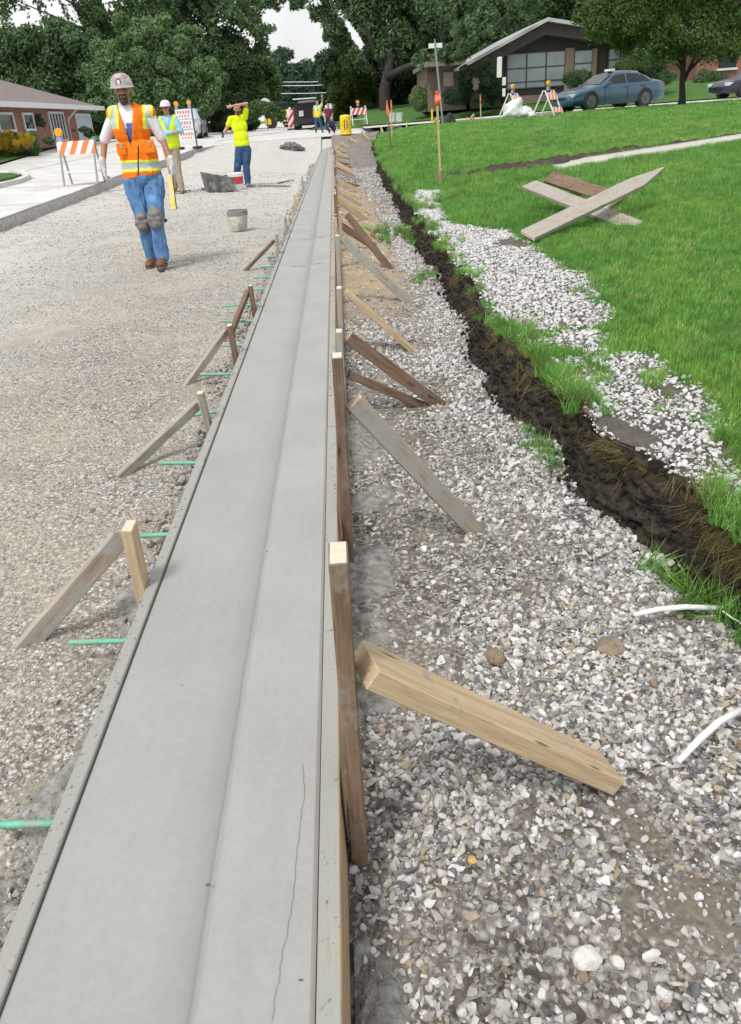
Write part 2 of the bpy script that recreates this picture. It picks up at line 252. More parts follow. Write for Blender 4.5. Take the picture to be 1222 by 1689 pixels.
# ---------------------------------------------------------------- mesh helpers
def tag(o, label=None, cat=None, group=None, kind=None):
    if label: o['label'] = label
    if cat: o['category'] = cat
    if group: o['group'] = group
    if kind: o['kind'] = kind
    return o
def empty(name, loc=(0, 0, 0), rz=0., label=None, cat=None, group=None):
    o = bpy.data.objects.new(name, None); COL.objects.link(o); o.location = tuple(loc); o.rotation_euler = (0, 0, rz); o.empty_display_size = .1
    return tag(o, label, cat, group)
def mkobj(name, me, mats, parent=None, smooth=False):
    o = bpy.data.objects.new(name, me); COL.objects.link(o)
    for m_ in (mats if isinstance(mats, (list, tuple)) else [mats]): me.materials.append(m_)
    if parent: o.parent = parent
    if smooth: me.polygons.foreach_set('use_smooth', [True]*len(me.polygons))
    return o
class MB:
    def __init__(s): s.v = []; s.f = []; s.m = []
    def add(s, vs, fs, mi=0):
        k = len(s.v); s.v += [tuple(p) for p in vs]; s.f += [tuple(i+k for i in f) for f in fs]; s.m += [mi]*len(fs); return s
    def box(s, c, d, rz=0, mi=0, M=None, tap=1.):
        vs = []
        for z in (-1, 1):
            q = tap if z > 0 else 1
            for x, y in ((-1, -1), (1, -1), (1, 1), (-1, 1)): vs.append(Vector((x*d[0]/2*q, y*d[1]/2*q, z*d[2]/2)))
        if rz: vs = [Matrix.Rotation(rz, 3, 'Z') @ p for p in vs]
        vs = [p+Vector(c) for p in vs]
        if M is not None: vs = [M @ p for p in vs]
        return s.add(vs, [(3, 2, 1, 0), (4, 5, 6, 7), (0, 1, 5, 4), (1, 2, 6, 5), (2, 3, 7, 6), (3, 0, 4, 7)], mi)
    def tube(s, pts, r, n=8, mi=0, cap=True):
        pts = [Vector(p) for p in pts]; rs = r if isinstance(r, (list, tuple)) else [r]*len(pts)
        vs = []; fs = []
        up = Vector((0, 0, 1))
        for i, p in enumerate(pts):
            d_ = (pts[min(i+1, len(pts)-1)]-pts[max(i-1, 0)]).normalized()
            a = d_.cross(up if abs(d_.z) < .95 else Vector((1, 0, 0))).normalized(); b_ = a.cross(d_)
            for k in range(n): th = 2*math.pi*k/n; vs.append(p+(a*math.cos(th)+b_*math.sin(th))*rs[i])
        for i in range(len(pts)-1):
            for k in range(n): fs.append((i*n+k, i*n+(k+1) % n, (i+1)*n+(k+1) % n, (i+1)*n+k))
        if cap: fs.append(tuple(range(n))[::-1]); fs.append(tuple((len(pts)-1)*n+k for k in range(n)))
        return s.add(vs, fs, mi)
    def bar(s, a, b_, w_, t_, up=(0, 0, 1), mi=0):
        a = Vector(a); b_ = Vector(b_); d_ = (b_-a).normalized(); sd = d_.cross(Vector(up)).normalized(); u_ = sd.cross(d_)
        vs = [p+sd*(x*w_/2)+u_*(z*t_/2) for p in (a, b_) for x, z in ((-1, -1), (1, -1), (1, 1), (-1, 1))]
        return s.add(vs, [(0, 1, 2, 3), (7, 6, 5, 4), (4, 5, 1, 0), (5, 6, 2, 1), (6, 7, 3, 2), (7, 4, 0, 3)], mi)
    def lathe(s, prof, n=20, c=(0, 0, 0), mi=0, sx=1., sy=1.):
        vs = []; fs = []
        for r_, z in prof:
            for k in range(n): th = 2*math.pi*k/n; vs.append((c[0]+r_*math.cos(th)*sx, c[1]+r_*math.sin(th)*sy, c[2]+z))
        for i in range(len(prof)-1):
            for k in range(n): fs.append((i*n+k, i*n+(k+1) % n, (i+1)*n+(k+1) % n, (i+1)*n+k))
        fs.append(tuple(range(n))[::-1]); fs.append(tuple((len(prof)-1)*n+k for k in range(n)))
        return s.add(vs, fs, mi)
    def prism(s, poly, ax, a, b_, mi=0):       # poly of 2-D points extruded along axis 'x','y','z'
        def P3(p, q): return {'x': (q, p[0], p[1]), 'y': (p[0], q, p[1]), 'z': (p[0], p[1], q)}[ax]
        n = len(poly); vs = [P3(p, a) for p in poly]+[P3(p, b_) for p in poly]
        return s.add(vs, [tuple(range(n))[::-1], tuple(range(n, 2*n))]+[(i, (i+1) % n, (i+1) % n+n, i+n) for i in range(n)], mi)
    def mesh(s, name):
        me = bpy.data.meshes.new(name); me.from_pydata(s.v, [], s.f); me.polygons.foreach_set('material_index', s.m)
        bm = bmesh.new(); bm.from_mesh(me); bmesh.ops.recalc_face_normals(bm, faces=bm.faces); bm.to_mesh(me); bm.free(); return me
    def build(s, name, mats, parent=None, smooth=False, bevel=0.):
        o = mkobj(name, s.mesh(name), mats, parent, smooth)
        if bevel:
            md = o.modifiers.new('bevel', 'BEVEL'); md.width = bevel; md.segments = 2; md.limit_method = 'ANGLE'
        return o
def grid_mesh(name, X, Y, Z, mats, parent=None, smooth=True, mask=None):
    ny, nx = X.shape; v = np.stack([X.ravel(), Y.ravel(), Z.ravel()], 1)
    i = np.arange((ny-1)*(nx-1)); r_ = i//(nx-1); c_ = i % (nx-1); a = r_*nx+c_
    f = np.stack([a, a+1, a+nx+1, a+nx], 1)
    if mask is not None: f = f[mask(v[f].mean(1))]
    me = bpy.data.meshes.new(name); me.vertices.add(len(v)); me.vertices.foreach_set('co', v.ravel().astype(np.float32))
    me.loops.add(f.size); me.loops.foreach_set('vertex_index', f.ravel().astype(np.int32)); me.polygons.add(len(f))
    me.polygons.foreach_set('loop_start', (np.arange(len(f))*4).astype(np.int32)); me.update(calc_edges=True); me.validate()
    return mkobj(name, me, mats, parent, smooth)
def strip(name, y, xa, xb, nx, zf, mats, kind='structure', pw=1.):
    y = np.asarray(y, float); s_ = np.linspace(0, 1, nx)**pw
    X = xa(y)[:, None]*(1-s_)[None]+xb(y)[:, None]*s_[None]; Y = np.repeat(y[:, None], nx, 1)
    o = grid_mesh(name, X, Y, zf(X, Y), mats); tag(o, kind=kind); return o
def board(name, a, b_, w_, t_, m_, up=(0, 0, 1), point=0, endm=None, parent=None, jag=.004, sidem=None):
    """board along local X with its own transform, slightly irregular"""
    a = Vector(a); b_ = Vector(b_); L = (b_-a).length; d_ = (b_-a).normalized(); sd = Vector(up).cross(d_).normalized(); u_ = d_.cross(sd)
    n = 5; vs = []; fs = []; mi = []
    for i in range(n+1):
        x = L*i/n; k = 1.
        j = [random.uniform(-jag, jag) for _ in range(4)]
        for q, (yy, zz) in enumerate(((-1, -1), (1, -1), (1, 1), (-1, 1))): vs.append((x+(j[q] if i in (0, n) else 0), yy*w_/2+j[q]*.4, zz*t_/2+j[(q+1) % 4]*.3))
    if point:
        vs += [(L+point, yy*w_*.06+w_*.1, zz*t_/2) for yy, zz in ((-1, -1), (1, -1), (1, 1), (-1, 1))]; n += 1
    for i in range(n):
        for q in range(4): fs.append((i*4+q, i*4+(q+1) % 4, i*4+4+(q+1) % 4, i*4+4+q)); mi.append(1 if sidem and q in (1, 3) else 0)
    fs += [(3, 2, 1, 0), tuple(n*4+q for q in range(4))]; mi += [1 if endm else 0]*2
    me = bpy.data.meshes.new(name); me.from_pydata(vs, [], fs); me.polygons.foreach_set('material_index', mi)
    o = mkobj(name, me, [m_]+([endm] if endm else [])+([sidem] if sidem else []), parent)
    o.matrix_world = Matrix(((d_.x, sd.x, u_.x, a.x), (d_.y, sd.y, u_.y, a.y), (d_.z, sd.z, u_.z, a.z), (0, 0, 0, 1)))
    md = o.modifiers.new('bevel', 'BEVEL'); md.width = .003; md.segments = 1
    return o
def scatter(name, pts, rot, scl, variants, label=None, kind='stuff'):
    """stuff: a point mesh with instances of a few variant meshes"""
    me = bpy.data.meshes.new(name); me.vertices.add(len(pts)); me.vertices.foreach_set('co', np.asarray(pts, np.float32).ravel())
    for nm, ty, arr in (('rot', 'FLOAT_VECTOR', rot), ('scl', 'FLOAT_VECTOR', scl), ('idx', 'INT', RNG.integers(0, len(variants), len(pts)))):
        at_ = me.attributes.new(nm, ty, 'POINT'); at_.data.foreach_set('vector' if ty == 'FLOAT_VECTOR' else 'value', np.asarray(arr, np.float32 if ty != 'INT' else np.int32).ravel())
    o = bpy.data.objects.new(name, me); COL.objects.link(o); tag(o, label, None, None, kind)
    c_ = bpy.data.collections.new(name+'_variants')
    for v_ in variants: c_.objects.link(v_)
    ng = bpy.data.node_groups.new(name, 'GeometryNodeTree')
    ng.interface.new_socket('Geometry', in_out='INPUT', socket_type='NodeSocketGeometry'); ng.interface.new_socket('Geometry', in_out='OUTPUT', socket_type='NodeSocketGeometry')
    gi = ng.nodes.new('NodeGroupInput'); go = ng.nodes.new('NodeGroupOutput'); ip = ng.nodes.new('GeometryNodeInstanceOnPoints'); ci = ng.nodes.new('GeometryNodeCollectionInfo')
    ci.inputs['Collection'].default_value = c_; ci.inputs['Separate Children'].default_value = True; ci.inputs['Reset Children'].default_value = True
    ip.inputs['Pick Instance'].default_value = True
    L = ng.links.new
    def attr(nm, ty):
        a_ = ng.nodes.new('GeometryNodeInputNamedAttribute'); a_.data_type = ty; a_.inputs['Name'].default_value = nm; return [s_ for s_ in a_.outputs if s_.enabled and s_.name == 'Attribute'][0]
    L(gi.outputs[0], ip.inputs['Points']); L(ci.outputs[0], ip.inputs['Instance']); L(attr('idx', 'INT'), ip.inputs['Instance Index'])
    L(attr('rot', 'FLOAT_VECTOR'), ip.inputs['Rotation']); L(attr('scl', 'FLOAT_VECTOR'), ip.inputs['Scale']); L(ip.outputs[0], go.inputs[0])
    md = o.modifiers.new('scatter', 'NODES'); md.node_group = ng
    return o

# ================================================================ GROUND SURFACES (measured in metres; z = 0 is the top of the new gutter)
CXC = -.365
def z_pave(x, y): return .24+.014*(np.minimum(y, 65)-22)+.003*np.maximum(y-65, 0)+.05*np.clip(-x-7.5, 0, 6)
def z_bed(x, y):
    k = sm((-x-.9)/2.5); b_ = -.13+k*(.03+.012*np.maximum(0, y-12))
    return b_+sm((y-37)/6.5)*(z_pave(x, y)-b_)
def z_bot(x, y): return -.27+.008*np.minimum(y, 40)+sm((y-38)/6)*.55
def z_R(x, y): return .05+.04*(np.minimum(y, 17)-3)+.015*np.clip(y-17, 0, 13)+.02*np.clip(x-3, 0, 7.5)
def z_edge(y): return np.minimum(z_R(1.2, y)+.03*np.exp(-((y-2.4)/1.5)**2), z_bot(0, y)+.36)
_ep = [(1222, 862), (1170, 805), (1000, 712), (930, 640), (845, 560), (800, 500), (740, 420), (690, 350), (655, 300), (632, 270)]
_ew = [on(u, v, lambda x, y: z_edge(y)) for u, v in _ep]
_ey = np.array([-1., .8, 1.7]+[p[1] for p in _ew]+[30, 37, 42]); _ex = np.array([1.75, 1.62, 1.5]+[p[0] for p in _ew]+[1.45, 1.6, 2.2])
_o = np.argsort(_ey); _ey = _ey[_o]; _ex = _ex[_o]
def edge(y): y = np.asarray(y, float); return np.interp(y, _ey, _ex)+.10*vnoise(y, 0*y, 2.2, 3)+.06*vnoise(y, 0*y, 6, 5)+.03*vnoise(y, 0*y, 17, 6)
def z_lawn(x, y):
    e = edge(y); ze = z_edge(y); return ze+(z_R(x, y)-ze)*sm((x-e)/2.2)
def z_street(x, y): return .76+.020*np.clip(x, 0, 11)+0*y
_sn = [(2.0, 44.5), (4.2, 43.4), (6.2, 42.0), (8.4, 39.4), (10, 36.6), (14, 36.4), (25, 36), (70, 34)]
_sf = [(2.0, 52), (5, 50), (9, 46.5), (12, 44.2), (14, 43.4), (20, 46.0), (40, 46), (90, 46)]
def ynear(x): return np.interp(x, [p[0] for p in _sn], [p[1] for p in _sn])
def yfar(x): return np.interp(x, [p[0] for p in _sf], [p[1] for p in _sf])
def z_back(x, y): return z_street(x, y)+.085*np.clip(y-yfar(x), 0, 12)+.02*np.clip(x-12, 0, 12)*sm((y-yfar(x))/5)
def lawn_end(x): return np.interp(x, [1.2, 1.6, 2.2, 4, 6, 7.6, 9, 14, 25, 70], [37, 39.5, 40.6, 41.2, 39.6, 37.4, 36.0, 35.6, 35, 33])

def H_bed(X, Y): return z_bed(X, Y)+.018*fbm(X, Y, 2.2, 20)+.012*fbm(X, Y, 9, 21, 5)*np.clip(12/np.maximum(Y, 1), .2, 1)
_cp = [(0, 383), (130, 332), (180, 311), (320, 254), (400, 232)]
_cw = [on(u, v, z_bed) for u, v in _cp]
_cy = np.array([3., 9]+[p[1] for p in _cw]+[60]); _cx = np.array([_cw[0][0]+.25, _cw[0][0]+.1]+[p[0] for p in _cw]+[_cw[-1][0]-.3])
_o = np.argsort(_cy); _cy = _cy[_o]; _cx = _cx[_o]
def cut(y): return np.interp(y, _cy, _cx)+.05*vnoise(y, 0*np.asarray(y), 1.3, 31)+.02*vnoise(y, 0*np.asarray(y), 7, 32)
_ll = [on(u, v, z_pave) for u, v in ((0, 272), (60, 254), (105, 240), (170, 232))]
def lawnl(y): return np.interp(y, [2, 12]+[p[1] for p in _ll]+[75], [-11.5, -11.5]+[p[0] for p in _ll]+[-13.5])
yb = np.concatenate([np.geomspace(.3, 12, 620), np.linspace(12.1, 44, 220)])
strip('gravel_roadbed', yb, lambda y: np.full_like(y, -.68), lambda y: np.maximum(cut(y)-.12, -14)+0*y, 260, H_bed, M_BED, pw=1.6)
yt = np.concatenate([np.geomspace(.3, 12, 620), np.linspace(12.1, 44, 160)])
def H_tr(X, Y):
    nb = sm(1-(X+.1)/.5)*.04*vnoise(X, Y, 3, 9)
    return z_bot(X, Y)+.035*fbm(X, Y, 1.6, 40)+.02*fbm(X, Y, 7, 41, 5)+.05*sm((X-edge(Y)+.5)/.5)*(.5+vnoise(X, Y, 1.5, 42))+nb
strip('trench_gravel', yt, lambda y: np.full_like(y, -.17), lambda y: edge(y)+.10, 132, H_tr, M_TRENCH)
strip('gravel_infill', np.linspace(37.5, 44.5, 30), lambda y: np.full_like(y, -1.2), lambda y: np.full_like(y, 2.3), 12, lambda X, Y: z_bed(np.minimum(X, -1), Y)-.10-.06*(Y < 40), M_BED)
# soil bank: a ragged near-vertical face
yk = np.concatenate([np.geomspace(.5, 14, 700), np.linspace(14.1, 41, 160)]); s_ = np.linspace(0, 1, 34)[None]
Yk = np.repeat(yk[:, None], 34, 1); ek = edge(yk)[:, None]
bw = (.07+.07*np.exp(-((yk-2.6)/1.6)**2)+.06*vnoise(yk, 0*yk, 1.1, 50))[:, None]
zb0 = z_bot(0, yk)[:, None]-.04; zt0 = (z_edge(yk)+.012)[:, None]
prof = 1-(1-s_)**1.6
Xk = ek-bw*(1-prof)+.05*fbm(Yk, s_*3+0*Yk, 4, 52, 5)*(1-s_**6)+.035*fbm(Yk, s_*8+0*Yk, 16, 57, 4)*(1-s_**8)+.02*fbm(Yk*3, s_*14+0*Yk, 16, 59, 2)*(1-s_**8)
Zk = zb0+(zt0-zb0)*s_+.02*fbm(Yk, s_*2+0*Yk, 9, 55, 3)*s_*(1-s_)
Yk2 = Yk+.03*fbm(Yk, s_*3+0*Yk, 8, 58, 3)
tag(grid_mesh('soil_bank', Xk, Yk2, Zk, M_SOIL), kind='structure')
# lawn
M_LAWNPATCH = M_LAWN
yl = np.concatenate([np.geomspace(.5, 14, 420), np.linspace(14.15, 43, 260)])
def H_lawn(X, Y): return z_lawn(X, Y)+.03*fbm(X, Y, .9, 60, 3)*sm((X-edge(Y))/.6)
sL = np.linspace(0, 1, 260)**2.4
Xl = edge(yl)[:, None]*(1-sL)[None]+60*sL[None]; Yl = np.repeat(yl[:, None], 260, 1)
M_DIRTP = soilmat('grey_brown_dirt', (.08, .068, .055), (.17, .15, .125), (.30, .275, .24))
lawn = grid_mesh('lawn', Xl, Yl, H_lawn(Xl, Yl), [M_LAWN, M_SOIL, M_DIRTP], mask=lambda c: c[:, 1] < lawn_end(c[:, 0])); tag(lawn, kind='structure')
# gravel spill patches on the lawn edge (polygons surveyed on the ground)
PA = [(700, 312), (728, 312), (750, 372), (850, 378), (905, 425), (990, 465), (1018, 518), (985, 540), (890, 545), (835, 522), (800, 478), (742, 425), (705, 372), (680, 330)]
PB = [(950, 625), (985, 592), (1040, 585), (1090, 602), (1135, 640), (1190, 655), (1215, 690), (1205, 740), (1245, 800), (1190, 838), (1105, 800), (1060, 752), (1000, 712), (960, 672), (925, 640)]
PC = [(845, 530), (900, 540), (985, 545), (975, 590), (930, 610), (900, 590), (862, 566)]
PAw = np.array([on(u, v, z_lawn)[:2] for u, v in PA]); PBw = np.array([on(u, v, z_lawn)[:2] for u, v in PB]); PCw = np.array([on(u, v, z_lawn)[:2] for u, v in PC])
def inpoly(x, y, P):
    x = np.asarray(x)[..., None]+0*P[:, 0]; y = np.asarray(y)[..., None]+0*P[:, 0]; x1, y1 = P[:, 0], P[:, 1]; x2, y2 = np.roll(x1, -1), np.roll(y1, -1)
    with np.errstate(divide='ignore', invalid='ignore'): c = ((y1 > y) != (y2 > y)) & (x < (x2-x1)*(y-y1)/(y2-y1)+x1)
    return (c.sum(-1) % 2) == 1
def patch(x, y):
    n1 = .16*fbm(x, y, 2.0, 70, 3); n2 = .25*fbm(x, y, 1.6, 77, 3)
    return inpoly(x+n1+.07, y+n2, PAw) | inpoly(x+n1*.8, y+n2*.8, PBw) | (inpoly(x+n1*.5, y+n2*.5, PCw) & (fbm(x, y, 3.5, 79, 3) > .02))
nf = len(lawn.data.polygons); cc = np.zeros(nf*3, np.float32); lawn.data.polygons.foreach_get('center', cc); cc = cc.reshape(-1, 3)
mi_ = np.where(patch(cc[:, 0], cc[:, 1]), 2, (cc[:, 0] < edge(cc[:, 1])+.03)*1).astype(np.int32); lawn.data.polygons.foreach_set('material_index', mi_)
# old concrete road on the left with its sawcut face
yp = np.concatenate([np.linspace(3, 44, 160), np.linspace(44.5, 75, 40)])
strip('road', yp, lambda y: np.where(y < 43.5, cut(y), 2.2), lambda y: lawnl(y), 60, z_pave, M_CONCFAR)
yc = np.linspace(3, 43, 500)[:, None]; q = np.array([-.28, -.2, -.12, -.05, -.012, 0.])[None]
Xc = cut(yc)+.03*fbm(yc, q*9+0*yc, 5, 33)*(q < -.01)-.025*(q > -.02)*1.; Yc = yc+0*q; Zc = z_pave(Xc, Yc)+q+.004
tag(grid_mesh('road_cut_edge', Xc, Yc, Zc, M_CUT, smooth=False), kind='structure')
strip('road_far', np.linspace(74.8, 260, 50), lambda y: np.full_like(y, 2.5), lambda y: np.interp(y, [75, 260], [-13.5, -14]), 8, lambda X, Y: z_pave(np.maximum(X, -9), Y)+.0, M_CONCFAR)
# dark seams across the intersection
mb = MB()
def seam(p, q_, w_):
    n = 14; P0 = [at(*p, 1)*0]; 
    for i in range(n):
        a = i/n; b_ = (i+1)/n; x0, y0 = p[0]+(q_[0]-p[0])*a, p[1]+(q_[1]-p[1])*a; x1, y1 = p[0]+(q_[0]-p[0])*b_, p[1]+(q_[1]-p[1])*b_
        dx, dy = y1-y0, -(x1-x0); l = math.hypot(dx, dy); dx *= w_/l/2; dy *= w_/l/2
        z = lambda x, y: float(z_pave(x, y))+.006
        mb.add([(x0-dx, y0-dy, z(x0-dx, y0-dy)), (x0+dx, y0+dy, z(x0+dx, y0+dy)), (x1+dx, y1+dy, z(x1+dx, y1+dy)), (x1-dx, y1-dy, z(x1-dx, y1-dy))], [(0, 1, 2, 3)])
seam((-11, 44.4), (2, 44.1), .35); seam((-6.5, 48), (-3.2, 60), .3); seam((-3.2, 60), (-2, 75), .2); seam((-12, 55), (-3, 54), .15)
for yj in (13, 17.5, 22, 26.5, 31, 35.5, 40): seam((float(cut(yj))-.1, yj), (float(lawnl(yj))+.2, yj+.15), .035)
for k in range(10): seam((-9.9-.02*k, 12+k*3.3), (-9.92-.02*k, 15.3+k*3.3), .035)
tag(mb.build('road_seam', plain('seam_dirt', (.30, .29, .27), .95, .3, 2)), kind='structure')
# side street, beyond-lawns, far ground
tt = np.linspace(0, 1, 9)[None]; xs = np.concatenate([np.linspace(1.6, 30, 90), np.linspace(31, 85, 20)])
Ys = ynear(xs)[:, None]*(1-tt)+yfar(xs)[:, None]*tt; Xs = xs[:, None]+0*tt
tag(grid_mesh('side_street', Xs, Ys, z_street(Xs, Ys), M_CONCFAR), kind='structure')
Ys = yfar(xs)[:, None]*(1-tt)+110*tt**2+0*xs[:, None]; Ys = yfar(xs)[:, None]+(112-yfar(xs)[:, None])*tt**2
tag(grid_mesh('lawn_beyond', Xs, Ys, z_back(Xs, Ys)+.05, M_LAWNF), kind='structure')
yy = np.linspace(2, 110, 110)
strip('lawn_left', yy, lambda y: lawnl(y)-.0, lambda y: np.full_like(y, -70.), 30, lambda X, Y: z_pave(X, Y)+.06+.02*np.clip(lawnl(Y)-X, 0, 20), M_LAWNF)
gx, gy = np.meshgrid(np.linspace(-300, 300, 90), np.concatenate([[-30., 0, 20], np.linspace(46, 600, 60)]))
gz = np.where(gx < 1, z_pave(np.maximum(gx, -20), gy), z_back(gx, gy))-.25-(gy < 50)*1.2
tag(grid_mesh('ground', gx, gy, gz, M_LAWNF), kind='structure')
# grass sliver between left road and the driveway
gs = [on(u, v, z_pave) for u, v in ((0, 289), (20, 289), (36, 292), (22, 296), (0, 301), (-60, 312), (-60, 296))]
mb = MB(); mb.prism([(p[0], p[1]) for p in gs], 'z', 0, .08); o = mb.build('grass_verge', M_LAWNF); tag(o, kind='structure')
zz = [float(z_pave(p[0], p[1])) for p in gs]; 
for i, v_ in enumerate(o.data.vertices): v_.co.z += zz[i % len(gs)]-.01
mb = MB(); pts = [on(u, v, z_pave) for u, v in ((-60, 326), (0, 309), (30, 302), (46, 295), (38, 289), (20, 286))]
for i in range(len(pts)-1): mb.bar(pts[i]+[0, 0, .04], pts[i+1]+[0, 0, .04], .18, .13)
tag(mb.build('verge_curb', M_CONCFAR), kind='structure')
# walkway slab crossing the lawn
wp = [((905, 272), (921, 284)), ((1000, 258), (1010, 265)), ((1100, 243), (1110, 249)), ((1222, 224), (1230, 230)), ((1300, 211), (1310, 216))]
A_ = np.array([[on(*a, z_lawn) for a in pr] for pr in wp])
Xw = A_[:, :, 0]; Yw = A_[:, :, 1]
Xw = np.stack([Xw[:, 0], Xw[:, 0]*.5+Xw[:, 1]*.5, Xw[:, 1]], 1); Yw = np.stack([Yw[:, 0], Yw[:, 0]*.5+Yw[:, 1]*.5, Yw[:, 1]], 1)
sw = grid_mesh('walkway', Xw, Yw, z_lawn(Xw, Yw)+.035, plain('walk_concrete', (.46, .44, .40), .9, .12, 6)); tag(sw, kind='structure')
md = sw.modifiers.new('solid', 'SOLIDIFY'); md.thickness = .09

_dl = [(738, 293, .16), (770, 291, .20), (800, 285, .28), (835, 283, .30), (870, 281, .30), (903, 273, .34), (960, 261, .16), (1030, 250, .12), (1120, 238, .10), (1222, 223, .09)]
_dp = np.array([list(on(u, v, z_lawn))+[w_] for u, v, w_ in _dl]); tq = np.linspace(0, len(_dl)-1, 260); dq = np.stack([np.interp(tq, range(len(_dl)), _dp[:, i]) for i in range(4)], 1); sq = np.linspace(-1, 1, 13)[None]
dx_, dy_ = np.gradient(dq[:, 0]), np.gradient(dq[:, 1]); ln = np.hypot(dx_, dy_); X = dq[:, :1]-(dy_/ln)[:, None]*sq*dq[:, 3:]*(.8+.8*vnoise(tq*3, 0*tq, 1, 66))[:, None]; Y = dq[:, 1:2]+(dx_/ln)[:, None]*sq*dq[:, 3:]*(.8+.8*vnoise(tq*3, 0*tq, 1, 66))[:, None]
tag(grid_mesh('dirt_edge', X, Y, z_lawn(X, Y)+.01+(1-sq**2)*(.075+.12*fbm(X, Y, 5, 67, 4))*np.minimum(1, dq[:, 3:]/.2), M_SOIL), kind='structure')

# ================================================================ FRESH CURB AND GUTTER
path = [(CXC, y, 0.) for y in np.linspace(.25, 37, 40)]+[(-.33, 38.2, .04), (-.1, 39.6, .14), (.35, 40.9, .27), (1.1, 41.9, .40), (2.2, 42.5, .52), (3.6, 42.4, .64), (5.0, 41.7, .73), (6.6, 40.2, .82), (7.9, 38.3, .90)]
path = [Vector(p) for p in path]
def sweep(name, offs, p0, p1, mats, parent=None, closed=True, jit=0):
    vs = []; n = len(offs); fs = []
    pl = path[p0:p1]
    for i, p in enumerate(pl):
        j = p0+i; d_ = (path[min(j+1, len(path)-1)]-path[max(j-1, 0)]); d_.z = 0; d_.normalize(); sd = Vector((d_.y, -d_.x, 0))
        for o_, z in offs: vs.append(p+sd*(o_+random.uniform(-jit, jit))+Vector((0, 0, z)))
    for i in range(len(pl)-1):
        for k in range(n if closed else n-1): fs.append((i*n+k, i*n+(k+1) % n, (i+1)*n+(k+1) % n, (i+1)*n+k))
    if closed: fs += [tuple(range(n))[::-1], tuple((len(pl)-1)*n+k for k in range(n))]
    b_ = MB().add(vs, fs); return b_.build(name, mats, parent)
sec = [(-.328, -.25), (-.328, -.006), (-.322, 0), (-.2, -.006), (-.08, -.012), (-.03, -.017), (-.010, -.024), (.000, -.027), (.006, -.023), (.013, -.008), (.022, -.001), (.06, .001), (.12, .004), (.212, .008), (.221, .002), (.221, -.25)]
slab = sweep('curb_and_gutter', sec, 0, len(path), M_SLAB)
tag(slab, 'freshly poured smooth grey concrete curb and gutter running up the road between wooden forms', 'curb')
slab.data.polygons.foreach_set('use_smooth', [len(p.vertices) == 4 for p in slab.data.polygons])
md = slab.modifiers.new('es', 'EDGE_SPLIT'); md.split_angle = R(35)
# hairline crack and flecks are marks of the concrete: thin slivers set just proud of it
mb = MB()
cps = [on(u, v, lambda x, y: .006) for u, v in ((498, 1260), (503, 1300), (497, 1345), (487, 1430), (484, 1480), (474, 1540), (463, 1590), (455, 1640), (449, 1685))]
for i in range(len(cps)-1):
    a, b_ = Vector(cps[i]), Vector(cps[i+1]); n = 6
    for k in range(n):
        p = a.lerp(b_, k/n); q_ = a.lerp(b_, (k+1)/n); 
        if k: p = Vector((pj, p.y, p.z))
        pj = q_.x+(random.uniform(-.002, .002) if k < n-1 else 0); q_ = Vector((pj, q_.y, q_.z)); w_ = .00042
        mb.add([(p.x-w_, p.y, .0085), (p.x+w_, p.y, .0085), (q_.x+w_, q_.y, .0085), (q_.x-w_, q_.y, .0085)], [(0, 1, 2, 3)])
crk = mb
for u, v, s_ in ((345, 1463, .006), (487, 592, .006), (497, 1627, .004), (300, 1133, .003), (440, 912, .004), (392, 1275, .003)):
    p = on(u, v, lambda x, y: -.01)
    zf = .009 if p[0] > -.29 else -.003
    th = [random.uniform(.5, 1.1)*s_ for _ in range(6)]; MB().add([(p[0]+th[k]*math.cos(k*1.047)*1.4, p[1]+th[k]*math.sin(k*1.047)*.8, zf) for k in range(6)], [tuple(range(6))]).build('dark_fleck', M_DGREY, slab)
mb = crk; mb.build('hairline_crack', plain('crack_dark_grey', (.13, .13, .125), .9, .2, 60), slab)  # the crack itself, a thin dark grey line
for y in (8.55, 10.6):
    mb = MB()
    for x0, x1, z in ((-.692, -.40, -.004), (-.345, -.146, .0085)): mb.box(((x0+x1)/2, y, z), (x1-x0, .012, .006))
    mb.build('tooled_joint', M_CUT, slab)
# form boards
def fsec(o0, o1, zt, zb): return [(o0, zb), (o0, zt), (o1, zt), (o1, zb)]
nb = 0; ordn = ['nearest', 'second', 'third', 'fourth', 'fifth', 'sixth', 'seventh', 'eighth', 'ninth', 'tenth', 'eleventh', 'twelfth', 'thirteenth', 'fourteenth', 'fifteenth', 'sixteenth', 'seventeenth', 'eighteenth', 'nineteenth', 'twentieth', 'twenty-first', 'twenty-second', 'twenty-third', 'twenty-fourth', 'twenty-fifth', 'twenty-sixth']
cuts = [(.25, 3.62), (3.63, 8.1), (8.11, 12.9), (12.91, 17.8), (17.81, 22.8), (22.81, 28.), (28.01, 33.), (33.01, 37.2)]
for i, (a, b_) in enumerate(cuts):
    o = board('form_board', (-.1195, a, -.107), (-.1195, b_, -.107), .044, .238, M_FORM if i < 2 else M_WOOD2, up=(0, 0, 1), jag=.001, sidem=M_FORMO)
    tag(o, 'long timber form board on the trench side of the curb, %s from the camera' % ordn[i], 'form board', 'form boards holding the curb')
    o = board('form_board', (-.716, a+.3*(i > 0), -.107), (-.716, b_+.3, -.107), .038, .226, M_FORM, up=(0, 0, 1), jag=.001)
    tag(o, 'long dusty form board on the roadbed side of the curb, %s from the camera' % ordn[i], 'form board', 'form boards holding the curb')
nS = 40
